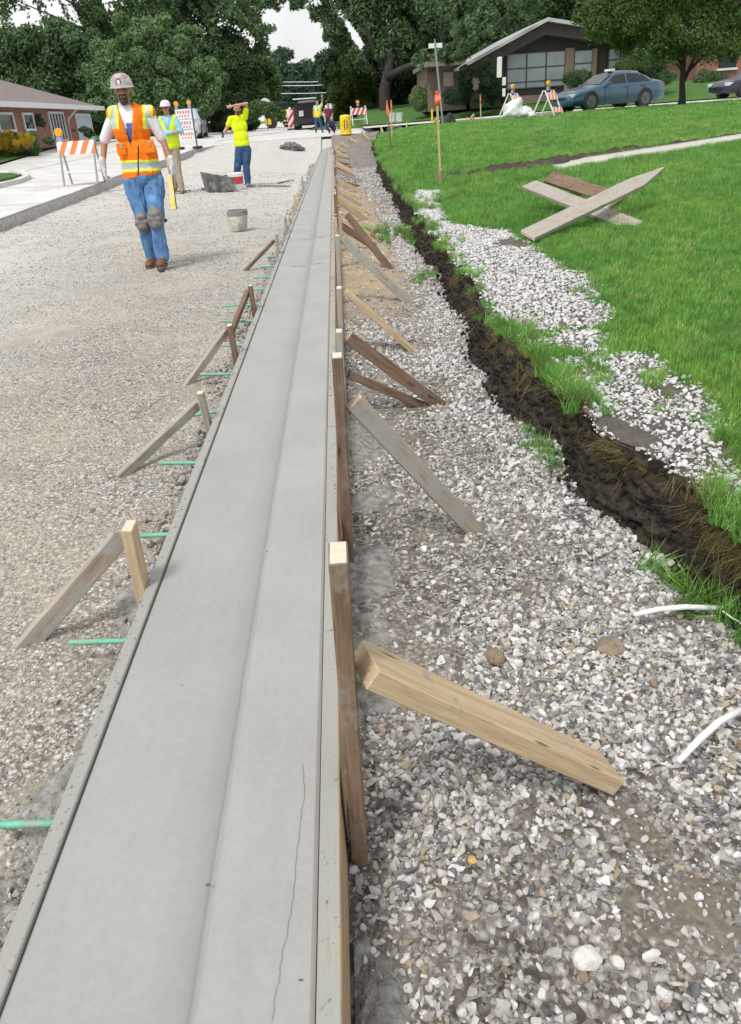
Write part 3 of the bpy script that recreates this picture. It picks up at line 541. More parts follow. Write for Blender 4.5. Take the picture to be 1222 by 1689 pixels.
for i, (a, b_) in enumerate(((nS-1, nS+3), (nS+3, nS+6), (nS+6, nS+9))):
    o = sweep('form_board', fsec(.228, .262, .02, -.26), a, min(b_, len(path)), M_FORMO)
    tag(o, 'bent orange-brown form board round the far corner, %s stretch of the bend' % ['first', 'middle', 'last'][i], 'form board', 'form boards holding the curb')
    o = sweep('form_board', fsec(-.37, -.335, .0, -.25), a, min(b_, len(path)), M_WOOD2)
    tag(o, 'bent form board on the street side of the far corner, %s stretch of the bend' % ['first', 'middle', 'last'][i], 'form board', 'form boards holding the curb')
# lower board leaning inside the near right form face (dark kicker)
# stakes and braces, right side
SR = [(1.336, (557, 912), (598, 1422), (600, 1095), (1005, 1292)), (2.724, (556, 585), (583, 940), (583, 662), (785, 878)), (4.40, (559, 545), None, (573, 556), (726, 668)),
      (5.78, (559, 474), None, (570, 480), (678, 576)), (7.40, (556, 388), None, (565, 393), (675, 500)), (9.35, (562, 350), None, (572, 354), (643, 443))]
for i, (y, tp, bt, b0, b1) in enumerate(SR):
    tp_ = at(*tp, y); x0 = -.072; top = Vector((max(tp_[0], -.075), y, tp_[2])); base = Vector((x0, y+.01, -.34))
    o = board('form_stake', base, top, .089 if i != 1 else .07, .038, M_WOODB if i == 0 else (M_WOODD if i == 1 else M_WOOD2), up=(1, 0, 0), endm=M_ENDGR)
    tag(o, ['tall stake with pale sawn top nearest the camera on the trench side', 'tall dark wet stake standing second along the trench side', 'short stake third along the trench side of the curb', 'stake fourth along the trench side of the curb', 'stake fifth along the trench side of the curb', 'stake sixth along the trench side of the curb'][i], 'stake', 'stakes on the trench side of the curb')
    t0 = Vector(at(*b0, y+.02)); t0.x = max(t0.x, -.045); ft = Vector(on(*b1, lambda x, yy: z_bot(x, yy)+.0)); ft = ft+(ft-t0).normalized()*.04
    flat = i in (0, 3)
    if i == 0: ft -= (ft-t0).normalized()*.055; ft.z += .030
    o = board('diagonal_brace', t0, ft, (.118 if i == 0 else .089) if flat else .040, (.05 if i == 0 else .038) if flat else (.072 if i else .089), [M_WOOD, M_WOOD2, M_WOODD, M_WOOD, M_WOOD2, M_WOODD][i], up=(0, 0, 1), endm=M_WOOD)
    tag(o, ['thick clean 2x4 brace nearest the camera slanting into the white gravel', 'long pale brace second from the camera slanting into the trench', 'dark wet brace third from the camera down to the gravel', 'clean yellow brace fourth from the camera in the trench', 'grey weathered brace fifth from the camera in the trench', 'dark brown brace sixth from the camera in the trench'][i], 'brace', 'diagonal braces in the trench')
o = board('diagonal_brace', Vector(at(575, 617, 4.42)), Vector(on(700, 668, z_bot))+Vector((.02, 0, -.02)), .03, .05, M_WOODD, endm=M_WOODD); tag(o, 'thin black-brown stick lying low under the dark wet brace', 'brace', 'diagonal braces in the trench')
y = 10.6
for i in range(20):
    top = Vector((-.07, y, random.uniform(.12, .34)))
    o = board('form_stake', (-.072, y, z_bot(0, y)-.05), top, .08, .038, random.choice([M_WOOD, M_WOOD2, M_WOODD]), up=(1, 0, 0), endm=M_ENDGR)
    tag(o, 'far stake against the trench side form, %s along the row' % ordn[i+6], 'stake', 'stakes on the trench side of the curb')
    fx = random.uniform(.38, .62); fy = y+random.uniform(-.2, .25)
    o = board('diagonal_brace', (-.04, y+.03, top.z-.08), (fx, fy, z_bot(fx, fy)-.01), .04, .085, random.choice([M_WOOD, M_WOOD, M_WOOD, M_WOOD2, M_WOODD]), endm=M_WOOD)
    tag(o, 'far diagonal brace leaning in the trench, %s along the row' % ordn[i+6], 'brace', 'diagonal braces in the trench')
    y += random.uniform(1.1, 1.5)
for i, k in enumerate((nS, nS+1, nS+2, nS+3, nS+4, nS+5, nS+6, nS+7)):
    p = path[k]; d_ = path[k+1 if k+1 < len(path) else k]-path[k-1]; d_.z = 0; d_.normalize(); sd = Vector((d_.y, -d_.x, 0)); b_ = p+sd*.29
    o = board('form_stake', b_+Vector((0, 0, -.3)), b_+Vector((0, 0, .32)), .08, .038, M_WOOD, up=sd, endm=M_ENDGR)
    tag(o, 'pale stake on the curved form at the far corner, %s round the bend' % ordn[i], 'stake', 'stakes round the far corner')
    o = board('diagonal_brace', b_+Vector((0, 0, .26))+sd*.02, b_+sd*.75+Vector((0, 0, -.24)), .045, .085, M_WOOD, endm=M_WOOD)
    tag(o, 'pale brace propping the curved form at the far corner, %s round the bend' % ordn[i], 'brace', 'braces round the far corner')
# stakes and braces, left side
SLf = [(2.28, (215, 862), (199, 886), (48, 1060)), (3.917, (331, 645), (325, 668), (203, 782)), (5.18, (379, 535), (374, 545), (308, 637)), (6.54, (413, 470), (409, 480), (376, 562)), (9.5, (458, 385), (452, 397), (404, 447)), (11.4, (470, 358), None, None), (14.2, (487, 320), None, None), (18, (502, 290), None, None)]
lst = ['thick yellowish stake with square top nearest the camera on the roadbed side', 'stake second along the roadbed side with mud on its top', 'split stake third along the roadbed side of the curb', 'dark stake fourth along the roadbed side of the curb', 'small stake fifth along the roadbed side of the curb', 'small stake sixth along the roadbed side', 'small stake seventh along the roadbed side', 'small stake eighth along the roadbed side']
lbr = ['muddy brown brace nearest the camera on the roadbed', 'long pale brace second from the camera on the roadbed', 'light brace third from the camera on the roadbed', 'dark wet brace fourth from the camera on the roadbed', 'thin dark brace fifth from the camera on the roadbed']
for i, (y, tp, b0, b1) in enumerate(SLf):
    tp_ = at(*tp, y); x0 = -.758
    o = board('form_stake', (x0, y, -.22), (min(tp_[0], x0+.01), y-.02, tp_[2]), .075 if i == 0 else .05, .035, [M_WOOD, M_WOOD2, M_WOODD, M_WOODD, M_WOOD2, M_WOOD2, M_WOOD, M_WOOD2][i], up=(1, 0, 0), endm=M_ENDGR)
    tag(o, lst[i], 'stake', 'stakes on the roadbed side of the curb')
    if b0:
        t0 = Vector(at(*b0, y+.02)); ft = Vector(on(*b1, z_bed)); ft += (ft-t0).normalized()*.03
        o = board('diagonal_brace', t0, ft, .035, [.062, .048, .045, .045, .035][i], [M_WOOD2, M_WOOD2, M_WOOD2, M_WOODD, M_WOODD][i], endm=M_WOOD2); tag(o, lbr[i], 'brace', 'diagonal braces on the roadbed')
# rebar
RB = [((115, 1060), (203, 1058)), ((-10, 1361), (75, 1360)), ((230, 884), (278, 882)), ((262, 764), (322, 764)), ((318, 685), (338, 680)), ((330, 618), (382, 617)), ((365, 570), (400, 570)), ((362, 530), (415, 530)), ((367, 505), (418, 503)), ((415, 478), (440, 477)), ((418, 458), (446, 457)), ((430, 440), (452, 439)), ((440, 424), (458, 423))]
RL = ['green rebar stub just beyond the muddy brown brace foot', 'green rebar end cut by the left frame edge', 'green rebar stub behind the thick yellowish stake', 'green rebar stub at the foot of the second brace', 'short green rebar stub beside the second roadbed stake', 'green rebar stub just nearer than the third brace', 'green rebar stub behind the split third stake', 'green rebar crossing behind the top of the third stake', 'green rebar crossing the dark fourth brace', 'green rebar stub just past the dark fourth stake', 'second green rebar past the dark fourth stake', 'third green rebar past the dark fourth stake', 'farthest green rebar stub past the dark fourth stake']
for i, (a, b_) in enumerate(RB):
    A = Vector(on(*a, lambda x, y: -.055)); B = Vector(on(*b_, lambda x, y: -.055)); B.x = -.738; L = (B-A).length; n = int(L/.011)
    mb = MB(); pts = []; rs = []
    for k in range(n*2+1): pts.append(A.lerp(B, k/(n*2))); rs.append(.0083 if k % 2 else .0100)
    mb.tube(pts, rs, 10); o = mb.build('rebar', M_REBAR, smooth=True); tag(o, RL[i], 'rebar', 'green rebar stubs under the left form')
# timber pile on the lawn
o = board('timber_plank', at(905, 292, 10.3)+[0, 0, .0], at(1082, 342, 9.2)+[0, 0, -.05], .19, .038, M_WOODD, up=Vector((.25, -1, .55)), point=.0); tag(o, 'dark stained plank on edge behind the crossed planks', 'plank', 'planks piled on the lawn')
o = board('timber_plank', at(872, 305, 9.6), at(1048, 374, 8.0), .20, .038, M_WOOD2, up=Vector((-.1, -.45, 1)), endm=M_ENDGR); tag(o, 'weathered plank lying under the long pointed plank', 'plank', 'planks piled on the lawn')
o = board('timber_plank', at(870, 389, 7.75), at(1050, 302, 8.5), .19, .038, M_WOOD2, up=Vector((-.15, -.5, 1)), point=.42, endm=M_ENDGR); tag(o, 'long pale plank with sharpened tip crossing on top of the others', 'plank', 'planks piled on the lawn')
o = board('timber_plank', at(990, 345, 8.5), at(1028, 318, 9.3), .10, .038, M_ENDGR, up=Vector((0, -.4, 1)), endm=M_ENDGR); tag(o, 'short offcut wedged under the sharpened plank', 'plank', 'planks piled on the lawn')
# white drain strips
for i, pts in enumerate((((1045, 1019), (1085, 1010), (1130, 1006), (1192, 1008)), ((1118, 1262), (1150, 1228), (1185, 1196), (1235, 1170)))):
    P_ = [Vector(on(u, v, lambda x, y: z_bot(x, y)+.05)) for u, v in pts]
    mb = MB(); mb.tube([p+Vector((0, 0, .012)) for p in P_], [.007, .010, .010, .009], 10)
    o = mb.build('plastic_pipe', M_WHITE, smooth=True); tag(o, ['white plastic strip lying across the gravel at the soil bank foot', 'white plastic strip poking in from the right edge onto gravel'][i], 'pipe')
P_ = [Vector(on(u, v, lambda x, y: z_bot(x, y)+.08)) for u, v in ((1192, 1008), (1206, 1018), (1225, 1030))]
mb = MB(); mb.tube(P_, .003, 6); tag(mb.build('wire', M_WHITE), 'thin pale wire curling off the white plastic strip', 'wire')

# ================================================================ LOOSE STONES AND GRASS (stuff nobody could count)
def proj(x, y, z):
    v = np.stack([x, y, z-CAM_H], -1) @ CM; return CCX+CF*v[..., 0]/np.maximum(v[..., 2], .01), CCY+CF*v[..., 1]/np.maximum(v[..., 2], .01), v[..., 2]
def inview(x, y, z, m=160):
    u, v, d = proj(x, y, z); return (u > -m) & (u < 1222+m) & (v > -80) & (v < 1689+m) & (d > .1)
def rock_variants(name, m_, n=7, sub=1, flat=.62, jag=.26):
    out_ = []
    for i in range(n):
        bm = bmesh.new(); bmesh.ops.create_icosphere(bm, subdivisions=sub, radius=1.)
        ax = Vector((random.uniform(.8, 1.25), random.uniform(.65, 1.), random.uniform(flat*.75, flat*1.2)))
        cutn = [Vector((random.gauss(0, 1), random.gauss(0, 1), random.gauss(0, 1))).normalized() for _ in range(9)]; cd = [random.uniform(.42, .78) for _ in cutn]
        for v_ in bm.verts:
            for c_, d_ in zip(cutn, cd):
                k = v_.co.dot(c_)
                if k > d_: v_.co -= c_*(k-d_)
            v_.co *= 1+random.uniform(-jag, jag)*.35
            v_.co = Vector((v_.co.x*ax.x, v_.co.y*ax.y, v_.co.z*ax.z))
        me = bpy.data.meshes.new(name); bm.to_mesh(me); bm.free(); me.materials.append(m_)
        out_.append(bpy.data.objects.new(name, me))
    return out_
V_W = rock_variants('limestone_chip', M_ST_W, 8, 2); V_T = rock_variants('road_chip', M_ST_T, 6, 1); V_B = rock_variants('white_chip', M_ST_B, 7, 2)
def rots(n, tilt=.5): return np.stack([RNG.normal(0, tilt, n), RNG.normal(0, tilt, n), RNG.uniform(0, 6.28, n)], 1)
def scl3(r): return np.stack([r, r, r], 1)
# trench stones
P_, S_ = [], []
for y0, y1, dens, r0, r1 in ((.35, 1.6, 9000, .0036, .0185), (1.6, 3.2, 8000, .0040, .0185), (3.2, 6, 5200, .0055, .019), (6, 11, 2700, .0075, .021), (11, 26, 900, .011, .026)):
    n = int(dens*(y1-y0)*1.75); x = RNG.uniform(-.09, 1.66, n); y = RNG.uniform(y0, y1, n)
    keep = x < edge(y)+.02; clump = fbm(x, y, 1.5, 80, 4); tan_ = (clump < -.22); keep &= ~(tan_ & (RNG.random(n) < .7)); keep &= ~((y > 6.8) & (y < 19) & (x < .62+.2*vnoise(x, y, 1.5, 84)) & (RNG.random(n) < .82)); keep &= ~((RNG.random(n) < .9*sm((.62-x)/.5)*sm(.62+2.6*fbm(x, y, 1.3, 83, 3))))
    sp = sm(1-(x+.09)/.22)*(.6+1.2*vnoise(x, y, 1.1, 82)); keep &= RNG.random(n) > sp*.9
    x, y = x[keep], y[keep]; r = r0+(r1-r0)*RNG.random(len(x))**1.9; big = RNG.random(len(x)) < .025; r = np.where(big, r*1.25, r)
    z = H_tr(x, y)+r*.18; k = inview(x, y, z); P_.append(np.stack([x[k], y[k], z[k]], 1)); S_.append(r[k])
P_ = np.concatenate(P_); S_ = np.concatenate(S_)
scatter('trench_stones', P_, rots(len(P_), .6), scl3(S_)*RNG.uniform(.7, 1.25, (len(S_), 3)), V_W)
P_, S_ = [], []
for y0, y1, xl, dens, r0, r1 in ((.4, 2.5, -2.3, 6500, .003, .009), (2.5, 5, -4.5, 3000, .004, .010), (5, 9, -6.5, 1100, .006, .012), (9, 16, -7, 420, .009, .017), (16, 27, -8, 130, .012, .022)):
    n = int(dens*(y1-y0)*(-.75-xl)); x = RNG.uniform(xl, -.75, n); y = RNG.uniform(y0, y1, n)
    keep = fbm(x, y, 1.2, 85, 4) > -.25; keep &= RNG.random(n) > sm(1-(-x-.75)/.28)*.75*(1+vnoise(x, y, 1.4, 86)); x, y = x[keep], y[keep]
    r = r0+(r1-r0)*RNG.random(len(x))**2.5; z = H_bed(x, y)+r*.1; k = inview(x, y, z); P_.append(np.stack([x[k], y[k], z[k]], 1)); S_.append(r[k])
P_ = np.concatenate(P_); S_ = np.concatenate(S_)
scatter('roadbed_stones', P_, rots(len(P_), .3), scl3(S_), V_T)
# white stone spilled on the lawn edge, in the lower bank and at its foot
n = 150000; x = RNG.uniform(.8, 3.6, n); y = RNG.uniform(2, 18, n); k = patch(x+RNG.normal(0, .03, n), y+RNG.normal(0, .05, n)) & (x > edge(y)-.01) & (fbm(x, y, 2.6, 88, 4) > -.42-.05*(y > 5)) & (RNG.random(n) < np.where(y < 5, 1, .8)); x, y = x[k], y[k]; r = (.006+.013*RNG.random(len(x))**1.8)*np.clip(.8+y*.035, .8, 1.4)
z = H_lawn(x, y)+r*.35; Pw = [np.stack([x, y, z], 1)]; Sw = [r]
n = 2600; y = RNG.uniform(2.2, 14, n); x = edge(y)-RNG.uniform(.02, .35, n)**1.0; r = RNG.uniform(.008, .02, n); Pw.append(np.stack([x, y, H_tr(x, y)+r*.3], 1)); Sw.append(r)
Pw = np.concatenate(Pw); Sw = np.concatenate(Sw); k = inview(Pw[:, 0], Pw[:, 1], Pw[:, 2])
scatter('white_gravel_spill', Pw[k], rots(k.sum(), .5), scl3(Sw[k]), V_B)
V_S = rock_variants('soil_clod', M_SOIL, 6, 2, .9, .5); V_S2 = rock_variants('dirt_clod', plain('dry_clod', (.27, .235, .19), .95, .3, 3, bmp=.2), 4, 2, .8, .5)
n = 7500; y = .9+25*RNG.random(n)**1.7; sv = RNG.random(n); bwv = .08+.07*np.exp(-((y-2.6)/1.6)**2)+.06*vnoise(y, 0*y, 1.1, 50); pv = 1-(1-sv)**1.6
x = edge(y)-bwv*(1-pv)+RNG.normal(-.005, .02, n); z = z_bot(0, y)-.02+(z_edge(y)+.01-z_bot(0, y)+.02)*sv; r = (.004+.017*RNG.random(n)**3)*np.clip(.85+y*.05, .9, 1.8)
scatter('loose_soil', np.stack([x, y, z], 1), rots(n, 1.2), scl3(r), V_S)
n = 9000; y = .6+31*RNG.random(n)**1.4; x = -.735-np.abs(RNG.normal(0, .075, n))-.02; r = (.005+.016*RNG.random(n)**2)*np.clip(.8+y*.05, .85, 1.9); k = RNG.random(n) < np.clip(.55+1.6*vnoise(y, 0*y, 1.2, 160), .1, 1)
x, y, r = x[k], y[k], r[k]; scatter('muddy_lumps', np.stack([x, y, H_bed(x, y)+r*.5+.03*np.exp(-((x+.76)/.06)**2)], 1), rots(len(x), 1.), scl3(r), V_S2+rock_variants('grey_lump', plain('grey_cement_crumb', (.34, .335, .315), .95, .25, 3, bmp=.2), 4, 2, .9, .4)+V_T[:2])
# wet concrete spilled beside both forms (low ragged crusts)
def crust(name, xa, xb, y0, y1, zf, seed, side):
    ny, nx = 260, 40; yy_ = np.linspace(y0, y1, ny)[:, None]; s = np.linspace(0, 1, nx)[None]; wv = (xb-xa)*(.75+.7*vnoise(yy_, 0*yy_, 2.5, seed)+.3*vnoise(yy_, 0*yy_, 9, seed+1)); X = xa+wv*s; Y = yy_+0*X
    hgt = (1-s**2.2)*(.030+.05*fbm(X, Y, 6, seed+2, 5)+.02*fbm(X, Y, 30, seed+5, 3)); env = sm(np.minimum((Y-y0)/.12, (y1-Y)/.12)); Z = zf(X, Y)-.012+np.maximum(hgt, -.01)*env
    tag(grid_mesh(name, X, Y, Z, M_GROUT), kind='structure')
crust('concrete_crust', -.74, -1.02, .6, 1.85, z_bed, 100, -1); crust('concrete_crust', -.74, -.93, 2.15, 2.75, z_bed, 110, -1); crust('concrete_crust', -.74, -.9, 3.1, 7.5, z_bed, 115, -1)
crust('concrete_crust', -.09, .13, 1.45, 2.9, z_bot, 120, 1); crust('concrete_crust', -.09, .05, .5, 1.3, z_bot, 130, 1); crust('concrete_crust', -.09, .17, 3.2, 4.6, z_bot, 140, 1)
crust('concrete_crust', -.74, -.92, 8, 30, z_bed, 150, -1)
n = 2600; y = .5+14*RNG.random(n)**1.5; sd_ = RNG.random(n) < .6; x = np.where(sd_, RNG.uniform(-.738, -.695, n), RNG.uniform(-.140, -.098, n)); r = (.0012+.004*RNG.random(n)**3)*np.clip(.8+y*.12, 1, 2.2); k = RNG.random(n) < np.clip(.5+2*vnoise(y, x*30, 2.2, 170), .03, 1)
x, y, r, sd_ = x[k], y[k], r[k], sd_[k]; scatter('cement_crumbs', np.stack([x, y, np.where(sd_, .006, .012)+r*.4], 1), rots(len(x), 1.), scl3(r), V_S2[:1]+rock_variants('crumb', MATS['grey_cement_crumb'] if 'grey_cement_crumb' in MATS else M_GROUT, 3, 1, .8, .4))
# single rocks that stand out
def rock(u, v, r, m_, label, zf, flat=.7, sub=3, seed=1):
    random.seed(seed); p = on(u, v, zf); bm = bmesh.new(); bmesh.ops.create_icosphere(bm, subdivisions=sub, radius=1.)
    cutn = [Vector((random.gauss(0, 1), random.gauss(0, 1), random.gauss(0, 1))).normalized() for _ in range(9)]
    for v_ in bm.verts:
        for c_ in cutn:
            k = v_.co.dot(c_)
            if k > .72: v_.co -= c_*(k-.72)*.9
        v_.co *= 1+.14*float(fbm(v_.co.x+seed, v_.co.y+v_.co.z*.7, 1.6, seed, 4)); v_.co.z *= flat; v_.co *= r
    me = bpy.data.meshes.new('rock'); bm.to_mesh(me); bm.free(); o = mkobj('rock', me, m_); o.location = (p[0], p[1], p[2]+r*flat*.45); o.rotation_euler = (0, 0, seed)
    return tag(o, label, 'rock')
M_RK1 = plain('chalky_rock', (.60, .58, .54), .9, .12, 30, bmp=.6); M_RK2 = plain('brown_clod', (.24, .19, .14), .95, .3, 30, bmp=.9); M_RK3 = plain('yellow_rock', (.5, .36, .13), .9, .2, 30)
rock(970, 1588, .033, M_RK1, 'chalky white rock, biggest stone in the foreground gravel', H_tr, .7, 3, 2); rock(1018, 1592, .016, M_RK1, 'rounded white stone right beside the biggest chalky rock', H_tr, .9, 2, 3)
rock(815, 1092, .036, M_RK2, 'brown earth clod sitting on gravel above the thick brace', H_tr, .9, 3, 4); rock(1005, 1070, .05, M_RK2, 'tan lump of dirt half sunk in gravel above the brace foot', H_tr, .45, 3, 5)
rock(779, 1421, .013, M_RK3, 'small yellow stone in grey gravel right of the form', H_tr, .8, 2, 6)
random.seed(21)
# grass
def clump(name, m_, n, hgt, spread, wd, lean=.45):
    mb = MB()
    for _ in range(n):
        a = random.uniform(0, 6.28); r = spread*math.sqrt(random.random()); h_ = hgt*random.uniform(.55, 1.1); b0 = Vector((r*math.cos(a), r*math.sin(a), -.01)); la = random.uniform(0, 6.28); l_ = h_*random.uniform(.05, lean)*1.3
        d_ = Vector((math.cos(la), math.sin(la), 0)); sd = Vector((-math.sin(la+.6), math.cos(la+.6), 0))*wd/2
        p1 = b0+Vector((0, 0, h_*.55))+d_*l_*.35; p2 = b0+Vector((0, 0, h_))+d_*l_
        mb.add([b0-sd, b0+sd, p1+sd*.8, p1-sd*.8, p2], [(0, 1, 2, 3), (3, 2, 4)])
    return bpy.data.objects.new(name, (lambda me: (me.materials.append(m_), me)[1])(mb.mesh(name)))
G1 = [clump('grass_clump', M_BLADE, 46, .06, .07, .0035) for _ in range(5)]; G2 = [clump('grass_tuft', M_BLADE, 46, .11, .035, .0042, .95) for _ in range(4)]+[clump('grass_tuft_dry', M_BLADEDRY, 30, .10, .03, .004, 1.2) for _ in range(1)]
P_, S_ = [], []
for y0, y1, dens, s in ((1.5, 5, 330, .85), (5, 9, 260, 1.), (9, 15, 130, 1.3), (15, 24, 60, 1.8), (24, 38, 22, 2.4)):
    xr = 3+y1*.75; n = int(dens*(y1-y0)*(xr-1)); x = RNG.uniform(1, xr, n); y = RNG.uniform(y0, y1, n)
    k = (x > edge(y)+.01) & ~patch(x, y) & (y < lawn_end(x)-.1); thin = vnoise(x, y, 1.1, 90); k &= RNG.random(n) < .9+thin*.4
    wmask = np.zeros(n, bool)
    for i in range(len(wp)-1): wmask |= inpoly(x, y, np.array([A_[i, 0, :2], A_[i+1, 0, :2], A_[i+1, 1, :2], A_[i, 1, :2]]))
    k &= ~wmask
    x, y = x[k], y[k]; z = H_lawn(x, y); k = inview(x, y, z, 120); P_.append(np.stack([x[k], y[k], z[k]], 1)); S_.append(np.full(k.sum(), s)*RNG.uniform(.75, 1.2, k.sum()))
P_ = np.concatenate(P_); S_ = np.concatenate(S_); hs = .95+.35*vnoise(P_[:, 0], P_[:, 1], .8, 91)
scatter('grass', P_, rots(len(P_), .12), np.stack([S_, S_, np.minimum(S_, 1.35)*hs*1.12], 1), G1)
# long tufts hanging over the cut edge, and weeds
n = 1000; y = 1.3+28*RNG.random(n)**1.6; dn = fbm(y, 0*y, 1.3, 95, 3); k = RNG.random(n) < np.clip(.45+dn*2.4, .02, 1); y = y[k]; n = len(y)
x = edge(y)+RNG.normal(.03, .045, n); k = ~(patch(x+.05, y) & (RNG.random(n) < .6)); x, y = x[k], y[k]; n = len(x); z = z_edge(y)+.0
rt = np.stack([RNG.normal(0, .3, n), RNG.normal(-.55, .4, n), RNG.normal(0, .5, n)], 1); s = RNG.uniform(.45, 1.0, n)*np.clip(.7+y*.03, .7, 1.5)
ex = [(905, 742, 26, .09, .9), (1205, 860, 40, .09, 1.1), (862, 548, 22, .09, .9), (945, 655, 34, .09, 1.0), (985, 490, 26, .12, .7), (720, 405, 30, .12, .9), (1215, 735, 26, .06, .9), (1080, 640, 14, .1, .8), (672, 345, 60, .25, 1.3)]
px = []; pr = []; ps = []
for u, v, c_, sp, sc_ in ex:
    p = on(u, v, z_lawn) if (u, v) != (905, 742) else on(u, v, z_bot)
    for _ in range(c_): qx, qy = p[0]+random.gauss(0, sp), p[1]+random.gauss(0, sp*1.6); px.append((qx, qy, float(z_lawn(qx, qy)) if qx > float(edge(qy)) else (float(z_edge(qy)) if qx > float(edge(qy))-.08 else float(z_bot(qx, qy))+.03))); pr.append((random.gauss(0, .3), random.gauss(-.2, .3), random.uniform(0, 6.28))); ps.append(sc_*random.uniform(.6, 1.1))
P_ = np.concatenate([np.stack([x, y, z], 1), px]); rt = np.concatenate([rt, pr]); s = np.concatenate([s, ps])
scatter('edge_grass', P_, rt, scl3(s), G2)
# dry roots hanging in the near right bank
G3 = [clump('dry_root', M_BLADEDRY, 30, .16, .04, .003, 1.1) for _ in range(3)]
n = 420; y = np.concatenate([RNG.normal(2.2, .12, 110), RNG.uniform(2.3, 7, 70)]); n = len(y); x = edge(y)-RNG.uniform(-.03, .03, n); z = z_edge(y)-RNG.uniform(0, .10, n)
scatter('dry_roots', np.stack([x, y, z], 1), np.stack([RNG.normal(0, .35, n), RNG.normal(-2.3, .5, n), RNG.normal(0, .4, n)], 1), scl3(RNG.uniform(.3, .9, n)), G3)

# ================================================================ TREES AND SHRUBS
LEAF_S, LEAF_N = .62, 1.9
def leaves(name, blobs, n, size, m_, parent=None, shell=.55, hole=.0, seed=0, hs=1.3, droop=0.):
    """blobs: (cx,cy,cz,rx,ry,rz) in the thing's own frame; leaf clusters spread through them"""
    rg = np.random.default_rng(seed+5); B = np.array(blobs, float); size = size*LEAF_S; n = int(n*LEAF_N); sub = []
    for b0 in B:
        for _ in range(7):
            dd = rg.normal(size=3); dd /= np.linalg.norm(dd); dd[2] = dd[2]*.8+.1; f_ = rg.uniform(.28, .5); sub.append(np.concatenate([b0[:3]+dd*b0[3:]*rg.uniform(.75, 1.12), b0[3:]*f_]))
    B[:, 3:] *= .88; B = np.concatenate([B, np.array(sub)]); vol = (B[:, 3]*B[:, 4]*B[:, 5])**.75; pk = rg.choice(len(B), n, p=vol/vol.sum())
    d = rg.normal(size=(n, 3)); d /= np.linalg.norm(d, axis=1)[:, None]; rr = (shell+(1-shell)*rg.random(n)**.7); rr *= 1+.22*fbm(d[:, 0]*2+pk*3.1, d[:, 1]*2+d[:, 2]*2, 1.6, seed, 3)
    c = B[pk, :3]+d*rr[:, None]*B[pk, 3:]
    if hole:
        k = (fbm(c[:, 0]+c[:, 2]*.6, c[:, 1]*.7-c[:, 2]*.8, hs, seed+9, 3) > -.45+hole); c = c[k]; d = d[k]; n = len(c)
    nrm = d+rg.normal(0, .75, (n, 3))+np.array([0, 0, .35]); nrm /= np.linalg.norm(nrm, axis=1)[:, None]
    a = np.cross(nrm, rg.normal(size=(n, 3))); a /= np.linalg.norm(a, axis=1)[:, None]; b_ = np.cross(nrm, a); s = size*rg.uniform(.5, 1.25, n)[:, None]
    V = np.stack([c-a*s, c-b_*s*.42+nrm*s*.12, c+a*s, c+b_*s*.42-nrm*s*.10-np.array([0, 0, 1.])*droop*s], 1).reshape(-1, 3)
    me = bpy.data.meshes.new(name); me.vertices.add(n*4); me.vertices.foreach_set('co', V.ravel().astype(np.float32)); me.loops.add(n*4); me.loops.foreach_set('vertex_index', np.arange(n*4, dtype=np.int32))
    me.polygons.add(n); me.polygons.foreach_set('loop_start', (np.arange(n)*4).astype(np.int32)); me.update(calc_edges=True)
    return mkobj(name, me, m_, parent)
def tree(name, base, blobs, n, size, m_, label, cat='tree', trunk=None, limbs=(), group=None, core=True, **kw):
    t_ = empty(name, base, 0, label, cat, group)
    leaves('crown', blobs, n, size, m_, t_, **kw)
    if trunk:
        mb = MB(); mb.tube(trunk[0], trunk[1], 10)
        for pts, rs in limbs: mb.tube(pts, rs, 7)
        mb.build('trunk', M_BARK, t_, smooth=True)
    return t_
def blobset(px, y, depth=.8, base=None):
    """crown lobes read off the photo as (u, v, radius_px): real ellipsoids at distance y"""
    out_ = []
    for i, (u, v, r, *yy) in enumerate(px):
        y_ = yy[0] if yy else y
        p = at(u, v, y_+((i*37) % 7-3)*.35); q_ = at(u+r, v, y_); rad = abs(q_[0]-p[0]); out_.append((p[0]-base[0], p[1]-base[1], p[2]-base[2], rad, rad*depth, rad*.9))
    return out_
def ptree(name, bu, bv, y, px, n, size, m_, label, trunk_r=.25, limbs_to=(), zb_=None, **kw):
    b_ = at(bu, bv, y); base = (b_[0], b_[1], b_[2] if zb_ is None else zb_)
    bl = blobset(px, y, kw.pop('depth', .8), base); tr = None; lm = []
    if trunk_r:
        top = np.mean([q_[:3] for q_ in bl], 0); tr = ([(0, 0, -.2), (0, 0, .3), (top[0]*.2, 0, top[2]*.45), (top[0]*.6, top[1]*.5, top[2]*.9)], [trunk_r*1.5, trunk_r, trunk_r*.8, trunk_r*.3])
        for k in range(0, len(bl), max(1, len(bl)//6)):
            q_ = bl[k]; lm.append(([(top[0]*.15, 0, top[2]*.35), (q_[0]*.5, q_[1]*.5, q_[2]*.72), (q_[0]*.95, q_[1], q_[2])], [trunk_r*.5, trunk_r*.25, trunk_r*.07]))
        for e in limbs_to: lm.append(e)
    return tree(name, base, bl, n, size, m_, label, trunk=tr, limbs=lm, **kw)
GL = 'trees along the left side of the street'
ptree('broadleaf_tree', 60, 235, 68, [(-40, 110, 80), (20, 95, 50), (60, 105, 62), (110, 110, 60), (10, 130, 80), (70, 150, 70), (130, 160, 50), (150, 90, 40), (90, 65, 45), (140, 205, 40), (170, 190, 40)], 42000, .30, M_LF_DARK, 'dense dark green tree mass behind the brick ranch house', .4, group=GL, shell=.3, seed=1)
